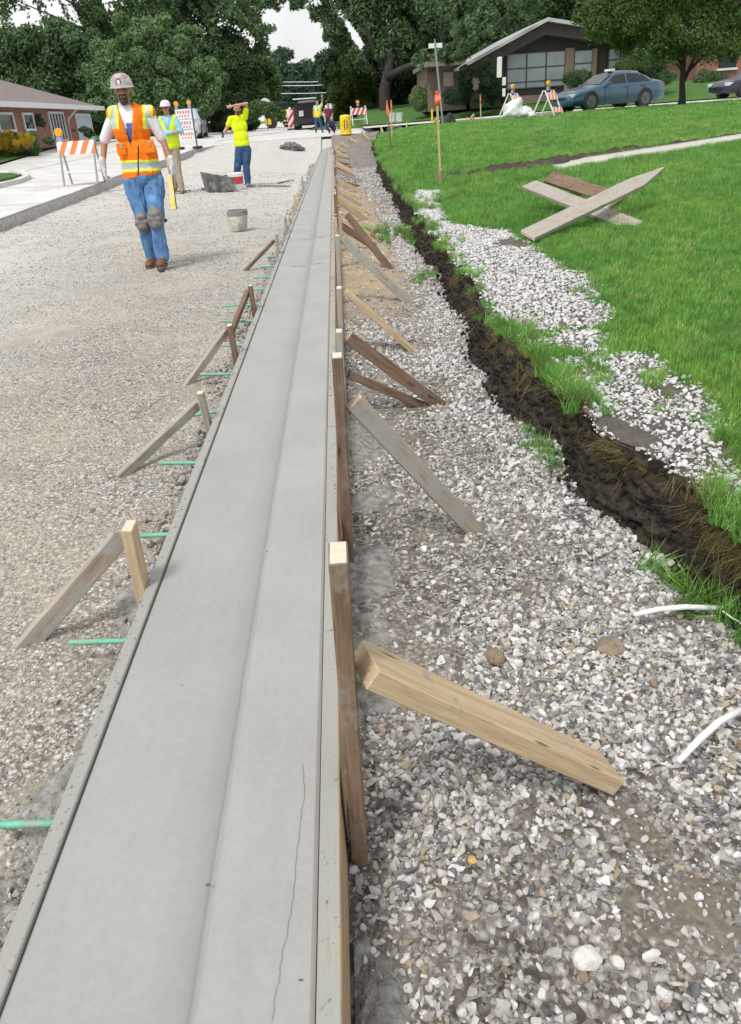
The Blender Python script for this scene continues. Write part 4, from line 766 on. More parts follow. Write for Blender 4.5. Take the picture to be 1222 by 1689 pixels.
ptree('locust_tree', 255, 226, 61, [(215, 62, 30), (250, 60, 36), (290, 85, 38), (195, 100, 34), (235, 115, 45), (300, 130, 42), (178, 135, 30), (215, 165, 45), (285, 175, 42), (335, 165, 30), (340, 130, 28), (165, 180, 26), (255, 195, 40), (310, 60, 22), (200, 35, 20)], 52000, .235, M_LF_LOC, 'soft bright green feathery tree behind the workers', .25, group=GL, shell=.25, seed=2)
ptree('tall_tree', 330, 210, 78, [(60, -20, 70), (130, 0, 60), (190, -10, 70), (150, 40, 45), (260, -20, 80), (330, 10, 70), (380, 40, 50), (300, 70, 50), (360, 90, 45), (400, 70, 36), (410, 20, 30), (430, 48, 20), (452, 2, 18), (240, 50, 45), (90, 30, 45), (20, 5, 45), (310, -60, 90), (430, 78, 18)], 52000, .33, M_LF_DARK, 'tall dark open tree with sky gaps above the soft bright green tree', .5, group=GL, shell=.2, hole=.42, hs=.7, seed=3)
ptree('roadside_tree', 385, 205, 85, [(350, 130, 45), (395, 125, 40), (425, 120, 30), (370, 165, 45), (415, 160, 40), (445, 140, 24), (340, 175, 30)], 26000, .30, M_LF_MID, 'rounded mid green tree behind the worker in yellow t-shirt', .3, group=GL, shell=.35, seed=4)
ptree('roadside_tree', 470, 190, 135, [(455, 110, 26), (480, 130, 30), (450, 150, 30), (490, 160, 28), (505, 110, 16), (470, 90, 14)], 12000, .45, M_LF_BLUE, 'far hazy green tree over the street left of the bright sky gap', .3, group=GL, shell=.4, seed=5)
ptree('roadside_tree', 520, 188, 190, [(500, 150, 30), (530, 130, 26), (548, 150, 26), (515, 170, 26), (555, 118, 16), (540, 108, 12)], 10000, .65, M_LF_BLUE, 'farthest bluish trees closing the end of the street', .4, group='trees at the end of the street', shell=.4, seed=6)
ptree('street_shrub', 436, 196, 66, [(425, 178, 18), (445, 185, 14), (410, 190, 16), (462, 192, 10)], 5000, .16, M_LF_MID, 'low bright shrubs at the left road edge by the white sign', 0, cat='shrub', shell=.3, seed=7)
ptree('dark_tree', 395, 218, 68, [(345, 175, 22), (365, 200, 24), (385, 190, 26), (405, 205, 16), (330, 205, 22), (395, 170, 20), (350, 225, 18), (310, 200, 24)], 14000, .20, M_LF_EVER, 'very dark evergreen shrubs behind the silver car', 0, cat='shrub', shell=.3, seed=8)
# right side
ptree('broadleaf_tree', 640, 200, 62, [(700, 20, 70), (720, 70, 34), (780, 50, 30), (690, 62, 26), (620, 30, 60), (560, -10, 50), (760, 0, 70), (640, 80, 50), (590, 80, 34), (700, 90, 48), (820, -20, 60), (660, -60, 90), (760, 70, 34), (735, 88, 24, 47), (765, 62, 24, 47), (800, 34, 26, 47), (705, 104, 22, 50), (845, 18, 22, 47), (870, -5, 24, 47), (760, 92, 12, 47), (575, 30, 26), (548, 60, 13), (530, 15, 26), (505, -15, 24), (490, 6, 13), (540, 84, 9), (610, -60, 70), (800, 40, 34), (555, 50, 20), (850, 25, 30)], 60000, .27, M_LF_DARK, 'large dark oak overhanging the street beside the low-roofed house', .0, group='trees on the right side', shell=.25, hole=.22, hs=.8, seed=11)
base = at(637, 196, 60); mbT = MB()
def P60(u, v, y=60): return tuple(np.array(at(u, v, y)))
mbT.tube([P60(641, 212), P60(637, 195), P60(634, 150), P60(640, 118), P60(650, 60)], [.62, .42, .38, .34, .12], 12); mbT.tube([P60(636, 128), P60(670, 112, 58), P60(710, 96, 56), P60(760, 66, 54), P60(810, 52, 52), P60(850, 12, 50), P60(880, -10, 50)], [.26, .22, .19, .16, .15, .12, .08], 9)
mbT.tube([P60(807, 55, 52), P60(806, 20, 51), P60(800, -20, 50)], [.09, .06, .03], 7); mbT.tube([P60(637, 120), P60(612, 70), P60(600, 30)], [.16, .1, .05], 8)
tb = mbT.build('trunk', M_BARK, smooth=True); oak = [o for o in COL.objects if o.get('label', '').startswith('large dark oak')][0]
tb.parent = oak; tb.matrix_parent_inverse = Matrix.Translation(oak.location).inverted()
ptree('yellowgreen_tree', 585, 205, 66, [(585, 125, 28), (560, 150, 24), (600, 155, 28), (575, 180, 26), (605, 185, 22), (555, 190, 16), (600, 120, 20), (550, 118, 12)], 16000, .20, M_LF_YEL, 'olive yellow-green bushy tree right of the street end', .2, group='trees on the right side', shell=.35, seed=12)
ptree('dark_hedge', 650, 200, 70, [(560, 110, 34), (620, 120, 45), (680, 130, 40), (720, 110, 40), (650, 170, 34), (605, 190, 24), (690, 165, 26), (740, 140, 30), (630, 195, 14), (540, 130, 16)], 22000, .28, M_LF_EVER, 'very dark evergreen mass behind the oak trunk', 0, cat='shrub', shell=.3, seed=13)
ptree('background_tree', 900, 100, 75, [(840, 30, 50), (900, 0, 60), (960, 10, 60), (1010, -10, 60), (870, -40, 70), (950, -50, 70), (1050, 20, 50), (790, 80, 36)], 30000, .33, M_LF_MID, 'green tree rising behind the low-roofed house', .4, group='trees on the right side', shell=.35, seed=14)
ptree('background_tree', 1180, 100, 70, [(1120, 60, 60), (1200, 30, 70), (1260, 50, 60), (1150, 0, 70), (1090, 90, 30)], 24000, .3, M_LF_MID, 'deep green tree behind the brick house at the right edge', .4, group='trees on the right side', shell=.35, seed=15)
yt_ = 31.5; tb_ = at(1125, 166, yt_)
def T(u, v, y=yt_): p = at(u, v, y); return (p[0]-tb_[0], p[1]-tb_[1], p[2]-tb_[2])
tree('ornamental_tree', tb_, blobset([(1010, 15, 42), (1050, 40, 46), (1000, 50, 26), (1100, 30, 55), (1090, 70, 32), (1150, 50, 50), (1200, 30, 52), (1178, 74, 20), (1070, -20, 60), (1150, -30, 70), (1220, -10, 60), (1245, 50, 26), (1030, 75, 22), (1110, 88, 14), (985, 35, 18)], yt_, .9, tb_), 34000, .105, M_LF_YEL,
     'bright yellow-green maple over the blue sedan', 'tree', ([(0, 0, -.3), (0, 0, .1), T(1125, 140), T(1127, 110), T(1130, 60)], [.17, .115, .10, .085, .04]), [([T(1126, 138), T(1143, 100), T(1160, 60), T(1170, 20)], [.07, .06, .05, .02]), ([T(1135, 118), T(1160, 92), T(1190, 70)], [.05, .04, .015]), ([T(1127, 112), T(1110, 80), T(1080, 50)], [.06, .045, .02]), ([T(1127, 120), T(1112, 100), T(1098, 84)], [.04, .03, .012])], 'trees on the right side', shell=.3, seed=16, hole=.1, hs=1.4)
def shrub(u, v, y, px, n, size, m_, label, name='shrub', **kw): return ptree(name, u, v, y, px, n, size, m_, label, 0, cat='shrub', **kw)
shrub(705, 178, 52, [(692, 164, 17), (706, 158, 17), (722, 160, 16), (712, 168, 17)], 9000, .07, M_LF_LOC, 'rounded clipped green bush left of the low-roofed house', shell=.8, seed=20)
shrub(768, 172, 47.2, [(768, 120, 8), (766, 133, 12), (766, 148, 15), (766, 163, 17), (745, 160, 12), (785, 160, 12)], 11000, .08, M_LF_EVER, 'pointed black-green conifer shrub in front of the house wall', 'conifer_shrub', shell=.6, seed=21)
shrub(808, 172, 47.2, [(806, 122, 14), (806, 140, 17), (808, 158, 19), (830, 165, 12), (790, 165, 12)], 11000, .08, M_LF_EVER, 'broad black-green conifer shrub behind the white post', 'conifer_shrub', shell=.6, seed=22)
shrub(955, 145, 48.6, [(945, 130, 9), (955, 128, 11), (967, 132, 9), (950, 140, 10)], 4000, .07, M_LF_DARK, 'small dark bush under the middle window of the house', shell=.6, seed=23)
shrub(1045, 128, 48, [(1030, 117, 11), (1045, 116, 12), (1058, 118, 10)], 5000, .06, M_LF_YEL, 'clipped olive hedge just above the blue sedan roof', 'hedge', shell=.75, seed=24)
shrub(1080, 140, 49, [(1072, 95, 16), (1085, 108, 16), (1070, 118, 14), (1098, 105, 16), (1078, 130, 14), (1100, 128, 14), (1110, 90, 14)], 9000, .10, M_LF_LOC, 'bright leafy bush between the two houses', shell=.5, seed=25)
shrub(1200, 138, 55, [(1170, 134, 8), (1190, 132, 9), (1210, 132, 9), (1228, 128, 10)], 3500, .09, M_LF_DARK, 'low dark foundation hedge along the brick house', 'hedge', shell=.6, seed=26)
shrub(30, 250, 36, [(-15, 250, 10), (5, 247, 10), (25, 244, 10), (45, 241, 10), (65, 237, 10), (82, 233, 9)], 9000, .08, M_LF_DARK, 'low dark hedge in front of the left brick house', 'hedge', shell=.5, seed=27)
shrub(20, 246, 35, [(-14, 242, 4.2), (-4, 241, 4.5), (6, 239, 4.5), (16, 238, 4.5), (26, 236, 4.5), (36, 233, 4.5), (45, 231, 3.5)], 5200, .045, M_FLOWER, 'clump of yellow flowers at the brick house', 'flower_bush', shell=.5, seed=28)
shrub(68, 215, 42.5, [(66, 190, 9), (70, 205, 10), (60, 198, 8), (50, 212, 10), (74, 215, 9)], 3500, .08, M_LF_BLUE, 'grey-green upright shrub between the windows of the left house', shell=.5, seed=29)
shrub(130, 222, 46, [(122, 215, 7), (135, 214, 8), (145, 218, 7)], 2500, .08, M_LF_DARK, 'small dark bush before the white garage door', shell=.5, seed=30)

# ================================================================ BUILDINGS
def brickmat(name, a, b2, mort, sc=1.):
    m, t, b = newmat(name); c = t.nodes.new('ShaderNodeTexCoord'); sp = N(t, 'ShaderNodeSeparateXYZ'); cb = N(t, 'ShaderNodeCombineXYZ'); ad = N(t, 'ShaderNodeMath'); ad.operation = 'ADD'
    t.links.new(c.outputs['Object'], sp.inputs[0]); t.links.new(sp.outputs[0], ad.inputs[0]); t.links.new(sp.outputs[1], ad.inputs[1]); t.links.new(ad.outputs[0], cb.inputs[0]); t.links.new(sp.outputs[2], cb.inputs[1])
    br = N(t, 'ShaderNodeTexBrick'); t.links.new(cb.outputs[0], br.inputs['Vector']); br.inputs['Scale'].default_value = 4.5*sc; br.inputs['Color1'].default_value = (*a, 1); br.inputs['Color2'].default_value = (*b2, 1); br.inputs['Mortar'].default_value = (*mort, 1)
    cc = mixc(t, .25, br.outputs[0], ramp(t, [(.3, tuple(x*.6 for x in a)), (.7, b2)], noise(t, c.outputs['Object'], .8, 5)).outputs[0])
    t.links.new(cc, b.inputs['Base Color']); b.inputs['Roughness'].default_value = .9; return m
M_BRICK = brickmat('red_brick', (.26, .09, .065), (.33, .13, .09), (.34, .30, .27)); M_BRICKT = brickmat('tan_brick', (.30, .22, .16), (.38, .29, .22), (.36, .33, .3))
M_SHING = plain('brown_shingles', (.20, .155, .15), .95, .18, 6, bmp=.4); M_SIDE = plain('dark_brown_siding', (.055, .048, .045), .8, .2, 3); M_FASC = plain('grey_white_fascia', (.40, .42, .43), .6, .12, 3); M_ROOFG = plain('grey_roof', (.28, .28, .28), .9, .15, 4)
M_TRIMW = plain('white_trim', (.68, .69, .70), .5, .06, 4); M_BEIGE = plain('beige_panel', (.42, .36, .28), .8, .1, 3); M_GARAGE = plain('pale_blue_garage_door', (.50, .57, .64), .5, .05, 3)
# low-roofed dark house, right
Y0 = 49.5
def F(u, v, y=Y0): p = at(u, v, y); return Vector((p[0], p[1], p[2]))
gz_ = float(z_back(12, Y0))
hb = F(880, 165); hr = empty('house', (hb.x, Y0, gz_-.1), 0, 'low-roofed dark mid-century house with a wide gable and big curtained windows', 'house')
o_ = Vector((hb.x, Y0, gz_-.1))
def hp(u, v): q_ = F(u, v)-o_; return q_.x, q_.z
Lr, Rg, Rr = hp(752, 112), hp(892, 34), hp(1090, 66)
L2 = (Lr[0]+.9, Lr[1]+.28); R2 = (Rr[0]-.8, Rr[1]+.2)
mb = MB(); mb.prism([(L2[0], 0), L2, (Rg[0], Rg[1]-.35), R2, (R2[0], 0)], 'y', 0, 12); wall = mb.build('wall', M_SIDE, hr)
mb = MB(); th = .17; mb.prism([Lr, Rg, (Rg[0], Rg[1]-th), (Lr[0], Lr[1]-th)], 'y', -1.6, 13); mb.prism([Rg, Rr, (Rr[0], Rr[1]-th), (Rg[0]+.002, Rg[1]-th)], 'y', -1.6, 13); roof = mb.build('roof', M_FASC, hr)
mb = MB(); d2 = .75; mb.prism([(Lr[0]+.1, Lr[1]-th-.01), (Rg[0], Rg[1]-th-.01), (Rg[0], Rg[1]-d2), (Lr[0]+.3, Lr[1]-d2+.2)], 'y', -1.2, 12.8); mb.prism([(Rg[0]+.003, Rg[1]-th-.01), (Rr[0]-.1, Rr[1]-th-.01), (Rr[0]-.3, Rr[1]-d2+.2), (Rg[0]+.003, Rg[1]-d2)], 'y', -1.2, 12.8); mb.build('soffit', M_SIDE, roof)
def win(parent, u0, v0, u1, v1, cols, rows, glass, frame, y=0., rowsplit=None):
    x0, z1 = hp(u0, v0); x1, z0 = hp(u1, v1); 
    mb = MB(); mb.box(((x0+x1)/2, y-.03, (z0+z1)/2), (x1-x0, .06, z1-z0)); f = mb.build('window', glass, parent)
    mb = MB()
    for i in range(cols+1): mb.box((x0+(x1-x0)*i/cols, y-.075, (z0+z1)/2), (.07, .05, z1-z0+.07))
    for r_ in (rowsplit or [i/rows for i in range(rows+1)]): mb.box(((x0+x1)/2, y-.08, z0+(z1-z0)*r_), (x1-x0+.07, .05, .06))
    mb.build('frame', frame, f); return f
win(hr, 836, 90, 931, 141, 3, 2, M_WINL, M_DGREY, rowsplit=[0, .18, .58, 1]); win(hr, 947, 84, 976, 119, 1, 2, M_WINL, M_DGREY, rowsplit=[0, .42, 1]); win(hr, 1004, 81, 1039, 112, 2, 2, M_WINL, M_DGREY, rowsplit=[0, .45, 1])
for u0, u1 in ((932, 946), (977, 984), (1040, 1053)):
    x0, z1 = hp(u0, 80); x1, _ = hp(u1, 80); MB().box(((x0+x1)/2, -.09, z1/2), (x1-x0, .18, z1)).build('brick_pier', M_BRICKT, hr)
mb = MB(); x0, z1 = hp(836, 144); x1, _ = hp(931, 144); mb.box(((x0+x1)/2, -.05, z1/2*.5), (x1-x0, .1, z1*.5))
mb.build('brick_base', M_BRICKT, hr)
mb = MB(); x0, z1 = hp(772, 100); x1, z0 = hp(792, 150); mb.box(((x0+x1)/2, -.05, (z0+z1)/2), (x1-x0, .1, z1-z0)); mb.build('wall_panel', M_BEIGE, hr)
# lower wing further left
x0, z1 = hp(722, 110); x1, _ = hp(758, 110)
mb = MB(); mb.box(((x0+x1)/2, 4, z1*.5), (x1-x0+1, 6, z1)); wg = mb.build('garage_wing', plain('dark_brown_wall', (.17, .13, .10), .9, .2, 3), hr)  # wing wall in one even dark brown
mb = MB(); mb.box(((x0+x1)/2-.2, 3.5, z1+.12), (x1-x0+1., 8, .22)); mb.build('roof', M_SHING, hr)
mb = MB(); a_, b1_ = hp(735, 118), hp(752, 140); mb.box(((a_[0]+b1_[0])/2, .96, (a_[1]+b1_[1])/2), (b1_[0]-a_[0], .06, a_[1]-b1_[1])); mb.build('door', M_BEIGE, wg)
mb = MB(); q_ = hp(763, 80); mb.box((q_[0], 1.5, q_[1]-.4), (.12, .12, 1.5)); mb.build('vent_pipe', M_BEIGE, hr)
# red brick house far right
p = F(1190, 137, 56); hr2 = empty('brick_house', (p.x, 56, p.z-.3), 0, 'red brick house with pale window sill at the right edge', 'house')
mb = MB(); mb.box((2.5, 4, 1.6), (8.4, 8, 3.2)); mb.build('wall', M_BRICK, hr2); mb = MB(); mb.prism([(-2.4, 3.1), (2.5, 5.2), (7.4, 3.1), (7.4, 2.95), (-2.4, 2.95)], 'y', -.7, 8.7); mb.build('roof', M_SHING, hr2)
for x in (.2, 2.6):
    mb = MB(); mb.box((x, -.03, 1.75), (1.1, .08, 1.3)); f = mb.build('window', M_GLASS, hr2); mb = MB(); mb.box((x, -.09, 1.06), (1.3, .16, .12)); mb.build('sill', M_TRIMW, f)
# brick ranch house, left (its front runs along the street)
XL = -14.2; e0 = at(0, 170, 36.5); e1 = at(152, 176, 51.5)
gl = float(z_pave(-14, 44))+.15; hl = empty('ranch_house', (XL, 44, gl), 0, 'long low red brick ranch house with brown hip roof across the street', 'house'); eh = (e0[2]+e1[2])/2-gl
mb = MB(); mb.box((-4.5, -2, eh/2-.06), (9, 19.6, eh)); wl = mb.build('wall', M_BRICK, hl)
ys0, ys1 = -14, 8.6
mb = MB(); zt = eh+2.0; O = [(.75, ys0, eh), (.75, ys1, eh), (-9.7, ys1, eh), (-9.7, ys0, eh)]; Rd = [(-4.5, ys0+5, zt), (-4.5, ys1-6.2, zt)]
mb.add(O+Rd, [(0, 1, 5, 4), (1, 2, 5), (2, 3, 4, 5), (3, 0, 4), (3, 2, 1, 0)]); roof = mb.build('roof', M_SHING, hl)
mb = MB(); mb.box((.80, (ys0+ys1)/2, eh-.06), (.10, ys1-ys0, .22)); mb.box((-4.5, ys1+.05, eh-.06), (10.5, .1, .22)); mb.build('gutter', M_TRIMW, roof)
mb = MB(); mb.box((.38, (ys0+ys1)/2, eh-.09), (.74, ys1-ys0-.1, .04)); mb.build('soffit', M_TRIMW, roof)
def yl_(u): return XL/(at(u, 200, 1)[0])      # where the sight line in column u crosses the front wall
def lwin(u0, u1, z0, z1, nm, m_, fr, nm2='frame', slats=0):
    y0, y1 = yl_(u0)-44, yl_(u1)-44; mb = MB(); mb.box((.02, (y0+y1)/2, (z0+z1)/2), (.05, y1-y0, z1-z0)); w_ = mb.build(nm, m_, hl)
    mb = MB()
    for y in (y0, y1): mb.box((.06, y, (z0+z1)/2), (.08, .12, z1-z0+.1))
    for z in (z0, z1): mb.box((.063, (y0+y1)/2, z), (.085, y1-y0+.1, .10))
    for k in range(slats): mb.box((.057, y0+(y1-y0)*(k+1)/(slats+1), (z0+z1)/2), (.07, .09, z1-z0))
    mb.build(nm2, fr, w_)
lwin(-6, 20, eh*.42, eh*.80, 'window', M_GLASS, M_TRIMW); lwin(37, 53, eh*.42, eh*.80, 'window', M_GLASS, M_TRIMW); lwin(80, 104, eh*.12, eh*.84, 'glass_door', M_GLASS, M_TRIMW, slats=4); lwin(124, 148, eh*.04, eh*.80, 'garage_door', M_GARAGE, M_TRIMW)
for u in (-30, 108):
    mb = MB(); y = yl_(u)-44; mb.tube([(.7, y, eh-.15), (.15, y, eh-.6), (.12, y, 0)], .05, 6); mb.build('downpipe', M_TRIMW, hl)

M_RIM = plain('dark_rim', (.12, .125, .13), .4, .1, 8, metal=.4)
# ================================================================ VEHICLES (local frame: nose at -x, wheels on z=0)
def car(name, label, loc, rz, L, W, prof, paint, parts=(), wheel_r=.33, wb=(.2, .78), cat='car', group=None, extra=None):
    """prof: list of (x, sill, belt, roof, halfwidth, roofhalf)"""
    c_ = empty(name, loc, rz, label, cat, group); n = len(prof); rings = []
    for x, s0, bl, rf, hw, rw in prof:
        g_ = max(rf-bl, .03); half = [(0, s0), (hw*.86, s0), (hw*.98, s0+.10), (hw, (s0+bl)*.5), (hw*.975, bl-.05), (hw*.93, bl), (rw+(hw*.93-rw)*.12, bl+g_*.78), (rw*.86, rf-.02), (0, rf)]
        rings.append([(x, -y, z) for y, z in half]+[(x, y, z) for y, z in half[-2:0:-1]])
    k = len(rings[0]); vs = [p for r_ in rings for p in r_]; fs = [(i*k+j, i*k+(j+1) % k, (i+1)*k+(j+1) % k, (i+1)*k+j) for i in range(n-1) for j in range(k)]+[tuple(range(k))[::-1], tuple((n-1)*k+j for j in range(k))]
    b_ = MB().add(vs, fs).build('body', paint, c_, smooth=True)
    wx = [L*wb[0], L*wb[1]]
    md = b_.modifiers.new('es', 'EDGE_SPLIT'); md.split_angle = R(38)
    for x in wx:
        for s in (-1, 1): MB().tube([(x, s*(W/2-.28), wheel_r+.025), (x, s*(W/2+.003), wheel_r+.025)], wheel_r*1.08, 32).build('wheel_arch', M_BLACK, c_)
    for x in wx:
        for s in (-1, 1):
            t_ = MB(); t_.lathe([(wheel_r*.62, -.11), (wheel_r*.93, -.11), (wheel_r, -.07), (wheel_r, .07), (wheel_r*.93, .11), (wheel_r*.62, .11)], 28); w_ = t_.build('wheel', M_BLACK, c_, smooth=False)
            w_.location = (x, s*(W/2-.088), wheel_r); w_.rotation_euler = (R(90), 0, 0)
            r_ = MB(); r_.lathe([(wheel_r*.60, -.116), (wheel_r*.66, -.113), (wheel_r*.66, .113), (wheel_r*.60, .116)], 28)
            for q in range(5): a = q*1.2566; r_.box((math.cos(a)*wheel_r*.34, math.sin(a)*wheel_r*.34, s*-.122), (wheel_r*.60, .045, .02), rz=a)
            r_.build('rim', M_RIM if paint.name != 'silver_paint' else M_GREY, w_)
    def ringpt(x, j):    # interpolated body surface point
        i = max(i for i in range(n-1) if prof[i][0] <= x+1e-6); t_ = (x-prof[i][0])/(prof[i+1][0]-prof[i][0]); return Vector(rings[i][j]).lerp(Vector(rings[i+1][j]), t_)
    c_['_'] = 0; del c_['_']
    return c_, ringpt, k
def sideglass(rp, k, parent, xs, x_top, m_=None, off=.012):
    """glass between belt (ring 5) and roof side (ring 6)"""
    for s in (0, 1):
        mb = MB(); j5, j6 = (5, 6) if s == 0 else (k-5, k-6)
        a, b_ = xs; c_, d_ = x_top; n = 6; vs = []
        for i in range(n+1):
            t_ = i/n; p5 = rp(a+(b_-a)*t_, j5); p6 = rp(c_+(d_-c_)*t_, j6); vs += [p5.lerp(p6, .06)+Vector((0, (-off if s == 0 else off), .0)), p5.lerp(p6, .93)+Vector((0, (-off if s == 0 else off), 0))]
        mb.add(vs, [(2*i, 2*i+1, 2*i+3, 2*i+2) for i in range(n)]); mb.build('side_window', m_ or M_GLASS, parent)
def paintmat(name, c, metal=.5):
    m, t, b = newmat(name); b.inputs['Base Color'].default_value = (*c, 1); b.inputs['Metallic'].default_value = metal; b.inputs['Roughness'].default_value = .32; b.inputs['Coat Weight'].default_value = .5; b.inputs['Coat Roughness'].default_value = .08
    bump(t, b, noise(t, coords(t, 'Object'), 2., 2), .02, .02); return m
M_PBLUE = paintmat('blue_grey_paint', (.055, .115, .165)); M_PSILV = paintmat('silver_paint', (.50, .53, .56)); M_PDARK = paintmat('dark_paint', (.03, .02, .028), .3); M_PBLK = paintmat('black_blue_paint', (.02, .022, .04), .3)
M_LAMP = plain('headlamp_lens', (.55, .57, .58), .15, .1, 9); M_TAIL = plain('tail_lens', (.35, .02, .02), .2, .1, 9)
sedan = [(0, .28, .50, .53, .62, .5), (.12, .22, .62, .68, .80, .6), (.5, .20, .74, .80, .88, .66), (1.05, .20, .84, .90, .90, .68), (1.45, .20, .90, .97, .90, .66), (1.95, .20, .93, 1.26, .90, .60), (2.35, .20, .94, 1.42, .90, .58), (2.9, .20, .95, 1.455, .90, .58), (3.4, .20, .96, 1.42, .90, .58), (3.85, .20, .97, 1.27, .90, .60), (4.25, .21, .97, 1.06, .89, .64), (4.62, .26, .93, 1.00, .85, .62), (4.82, .34, .80, .90, .74, .55)]
pc = at(925, 187, 36.4); pg = at(1010, 186, 37.6)
c_, rp, k = car('sedan', 'blue-grey sedan with black wheels parked on the side street', (pc[0]+.05, 36.9, float(z_street(pc[0], 37))+.0), R(20), 4.82, 1.8, sedan, M_PBLUE, wb=(.195, .765), wheel_r=.345)
sideglass(rp, k, c_, (1.62, 2.72), (2.12, 2.72)); sideglass(rp, k, c_, (2.80, 3.62), (2.80, 3.42)); sideglass(rp, k, c_, (3.70, 3.98), (3.48, 3.66))
mb = MB(); mb.add([(1.46, -.70, .985), (1.46, .70, .985), (2.12, .54, 1.355), (2.12, -.54, 1.355)], [(0, 1, 2, 3)]); mb.build('windscreen', M_GLASS, c_)
mb = MB(); mb.add([(4.22, -.66, 1.09), (4.22, .66, 1.09), (3.62, .52, 1.39), (3.62, -.52, 1.39)], [(0, 1, 2, 3)]); mb.build('rear_window', M_GLASS, c_)
for s in (-1, 1):
    MB().box((.16, s*.66, .60), (.16, .26, .13)).build('headlight', M_LAMP, c_, bevel=.02); MB().box((4.70, s*.68, .80), (.16, .22, .16)).build('tail_light', M_TAIL, c_, bevel=.02); MB().box((1.72, s*.97, .97), (.16, .16, .11)).build('wing_mirror', M_PBLUE, c_, bevel=.03)
    for x in (2.6, 3.5): MB().box((x, s*.897, .83), (.16, .025, .03)).build('door_handle', M_PBLUE, c_, bevel=.005)
    mb = MB(); [mb.box((x, s*.900, .60), (.012, .012, .56)) for x in (1.62, 2.76, 3.62)]; mb.build('door_seam', M_BLACK, c_)
MB().box((.03, 0, .50), (.06, .9, .14)).build('grille', M_BLACK, c_, bevel=.01)
MB().box((2.3, -.2, 1.47), (.26, .4, .09)).build('roof_sign', M_WHITE, c_, bevel=.02)
pd = at(1180, 163, 43)
c_, rp, k = car('dark_car', 'black car with pale headlamps cut by the right frame edge', (pd[0], 43.0, float(z_back(pd[0], 43.5))+.03), R(12), 4.82, 1.8, sedan, M_PBLK, wb=(.195, .765))
sideglass(rp, k, c_, (1.62, 2.72), (2.12, 2.72)); sideglass(rp, k, c_, (2.80, 3.62), (2.80, 3.42))
mb = MB(); mb.add([(1.46, -.70, .985), (1.46, .70, .985), (2.12, .54, 1.355), (2.12, -.54, 1.355)], [(0, 1, 2, 3)]); mb.build('windscreen', M_GLASS, c_)
for s in (-1, 1): MB().box((.18, s*.66, .62), (.30, .26, .14)).build('headlight', M_LAMP, c_, bevel=.02)
suv = [(0, .34, .62, .66, .70, .6), (.1, .26, .80, .88, .88, .7), (.5, .25, .95, 1.02, .94, .72), (1.1, .25, 1.02, 1.09, .95, .72), (1.7, .25, 1.06, 1.50, .95, .66), (2.1, .25, 1.08, 1.72, .95, .64), (3.2, .25, 1.10, 1.78, .95, .64), (4.2, .25, 1.10, 1.74, .94, .64), (4.6, .28, 1.06, 1.50, .92, .66), (4.75, .36, .90, 1.05, .85, .6)]
ps = at(322, 229, 52); hS = R(92)
c_, rp, k = car('suv', 'silver suv facing the camera at the left side of the street', (ps[0]-.9, 54, float(z_pave(ps[0], 54))), hS, 4.75, 1.9, suv, M_PSILV, wb=(.2, .79), wheel_r=.37)
sideglass(rp, k, c_, (1.75, 2.9), (2.1, 2.9)); sideglass(rp, k, c_, (3.0, 4.3), (3.0, 4.2))
mb = MB(); mb.add([(1.16, -.74, 1.13), (1.16, .74, 1.13), (2.02, .58, 1.68), (2.02, -.58, 1.68)], [(0, 1, 2, 3)]); mb.build('windscreen', M_WINL, c_)
for s in (-1, 1): MB().box((.14, s*.68, .80), (.14, .34, .18)).build('headlight', M_LAMP, c_, bevel=.02); MB().box((1.75, s*1.03, 1.10), (.18, .2, .15)).build('wing_mirror', M_BLACK, c_, bevel=.03)
MB().box((.03, 0, .70), (.08, 1.0, .22)).build('grille', M_BLACK, c_, bevel=.01); MB().box((.06, 0, .42), (.1, 1.5, .16)).build('bumper', M_DGREY, c_, bevel=.02)
ps = at(514, 211, 60)
c_, rp, k = car('suv', 'dark maroon suv in the street with its tailgate raised', (ps[0]-.1, 60+4.6, float(z_pave(ps[0], 60))), R(-92), 4.75, 1.9, suv, M_PDARK, wb=(.2, .79), wheel_r=.37)
MB().box((4.66, 0, 1.15), (.2, 1.5, .95)).build('cargo_opening', M_BLACK, c_); MB().box((5.05, 0, 1.86), (.85, 1.6, .06), M=None).build('tailgate', M_TRIMW, c_, bevel=.02); MB().box((4.82, 0, .55), (.14, 1.8, .3)).build('bumper', M_BLACK, c_, bevel=.02)
for s in (-1, 1): MB().box((4.70, s*.86, 1.15), (.12, .12, .5)).build('tail_light', M_TAIL, c_)
MB().box((4.79, -.35, 1.0), (.04, .3, .34)).build('white_bag', M_WHITE, c_)
# small yellow machine and truck far down the street
ps = at(460, 196, 78); c_ = empty('yellow_loader', (ps[0], 78, float(z_pave(ps[0], 78))), R(10), 'yellow construction machine at the left edge of the far street', 'loader')
MB().box((0, 0, .95), (2.0, 1.6, .9)).build('body', M_YEL, c_, bevel=.08); MB().box((.3, 0, 1.65), (.9, 1.3, .6)).build('cab', M_GLASS, c_, bevel=.05); MB().box((-1.0, 0, .55), (.4, 1.9, .5)).build('bucket', M_YEL, c_, bevel=.04)
for x in (-.7, .8):
    for s in (-1, 1):
        w_ = MB().lathe([(.2, -.12), (.42, -.12), (.42, .12), (.2, .12)], 16).build('wheel', M_BLACK, c_); w_.location = (x, s*.8, .42); w_.rotation_euler = (R(90), 0, 0)

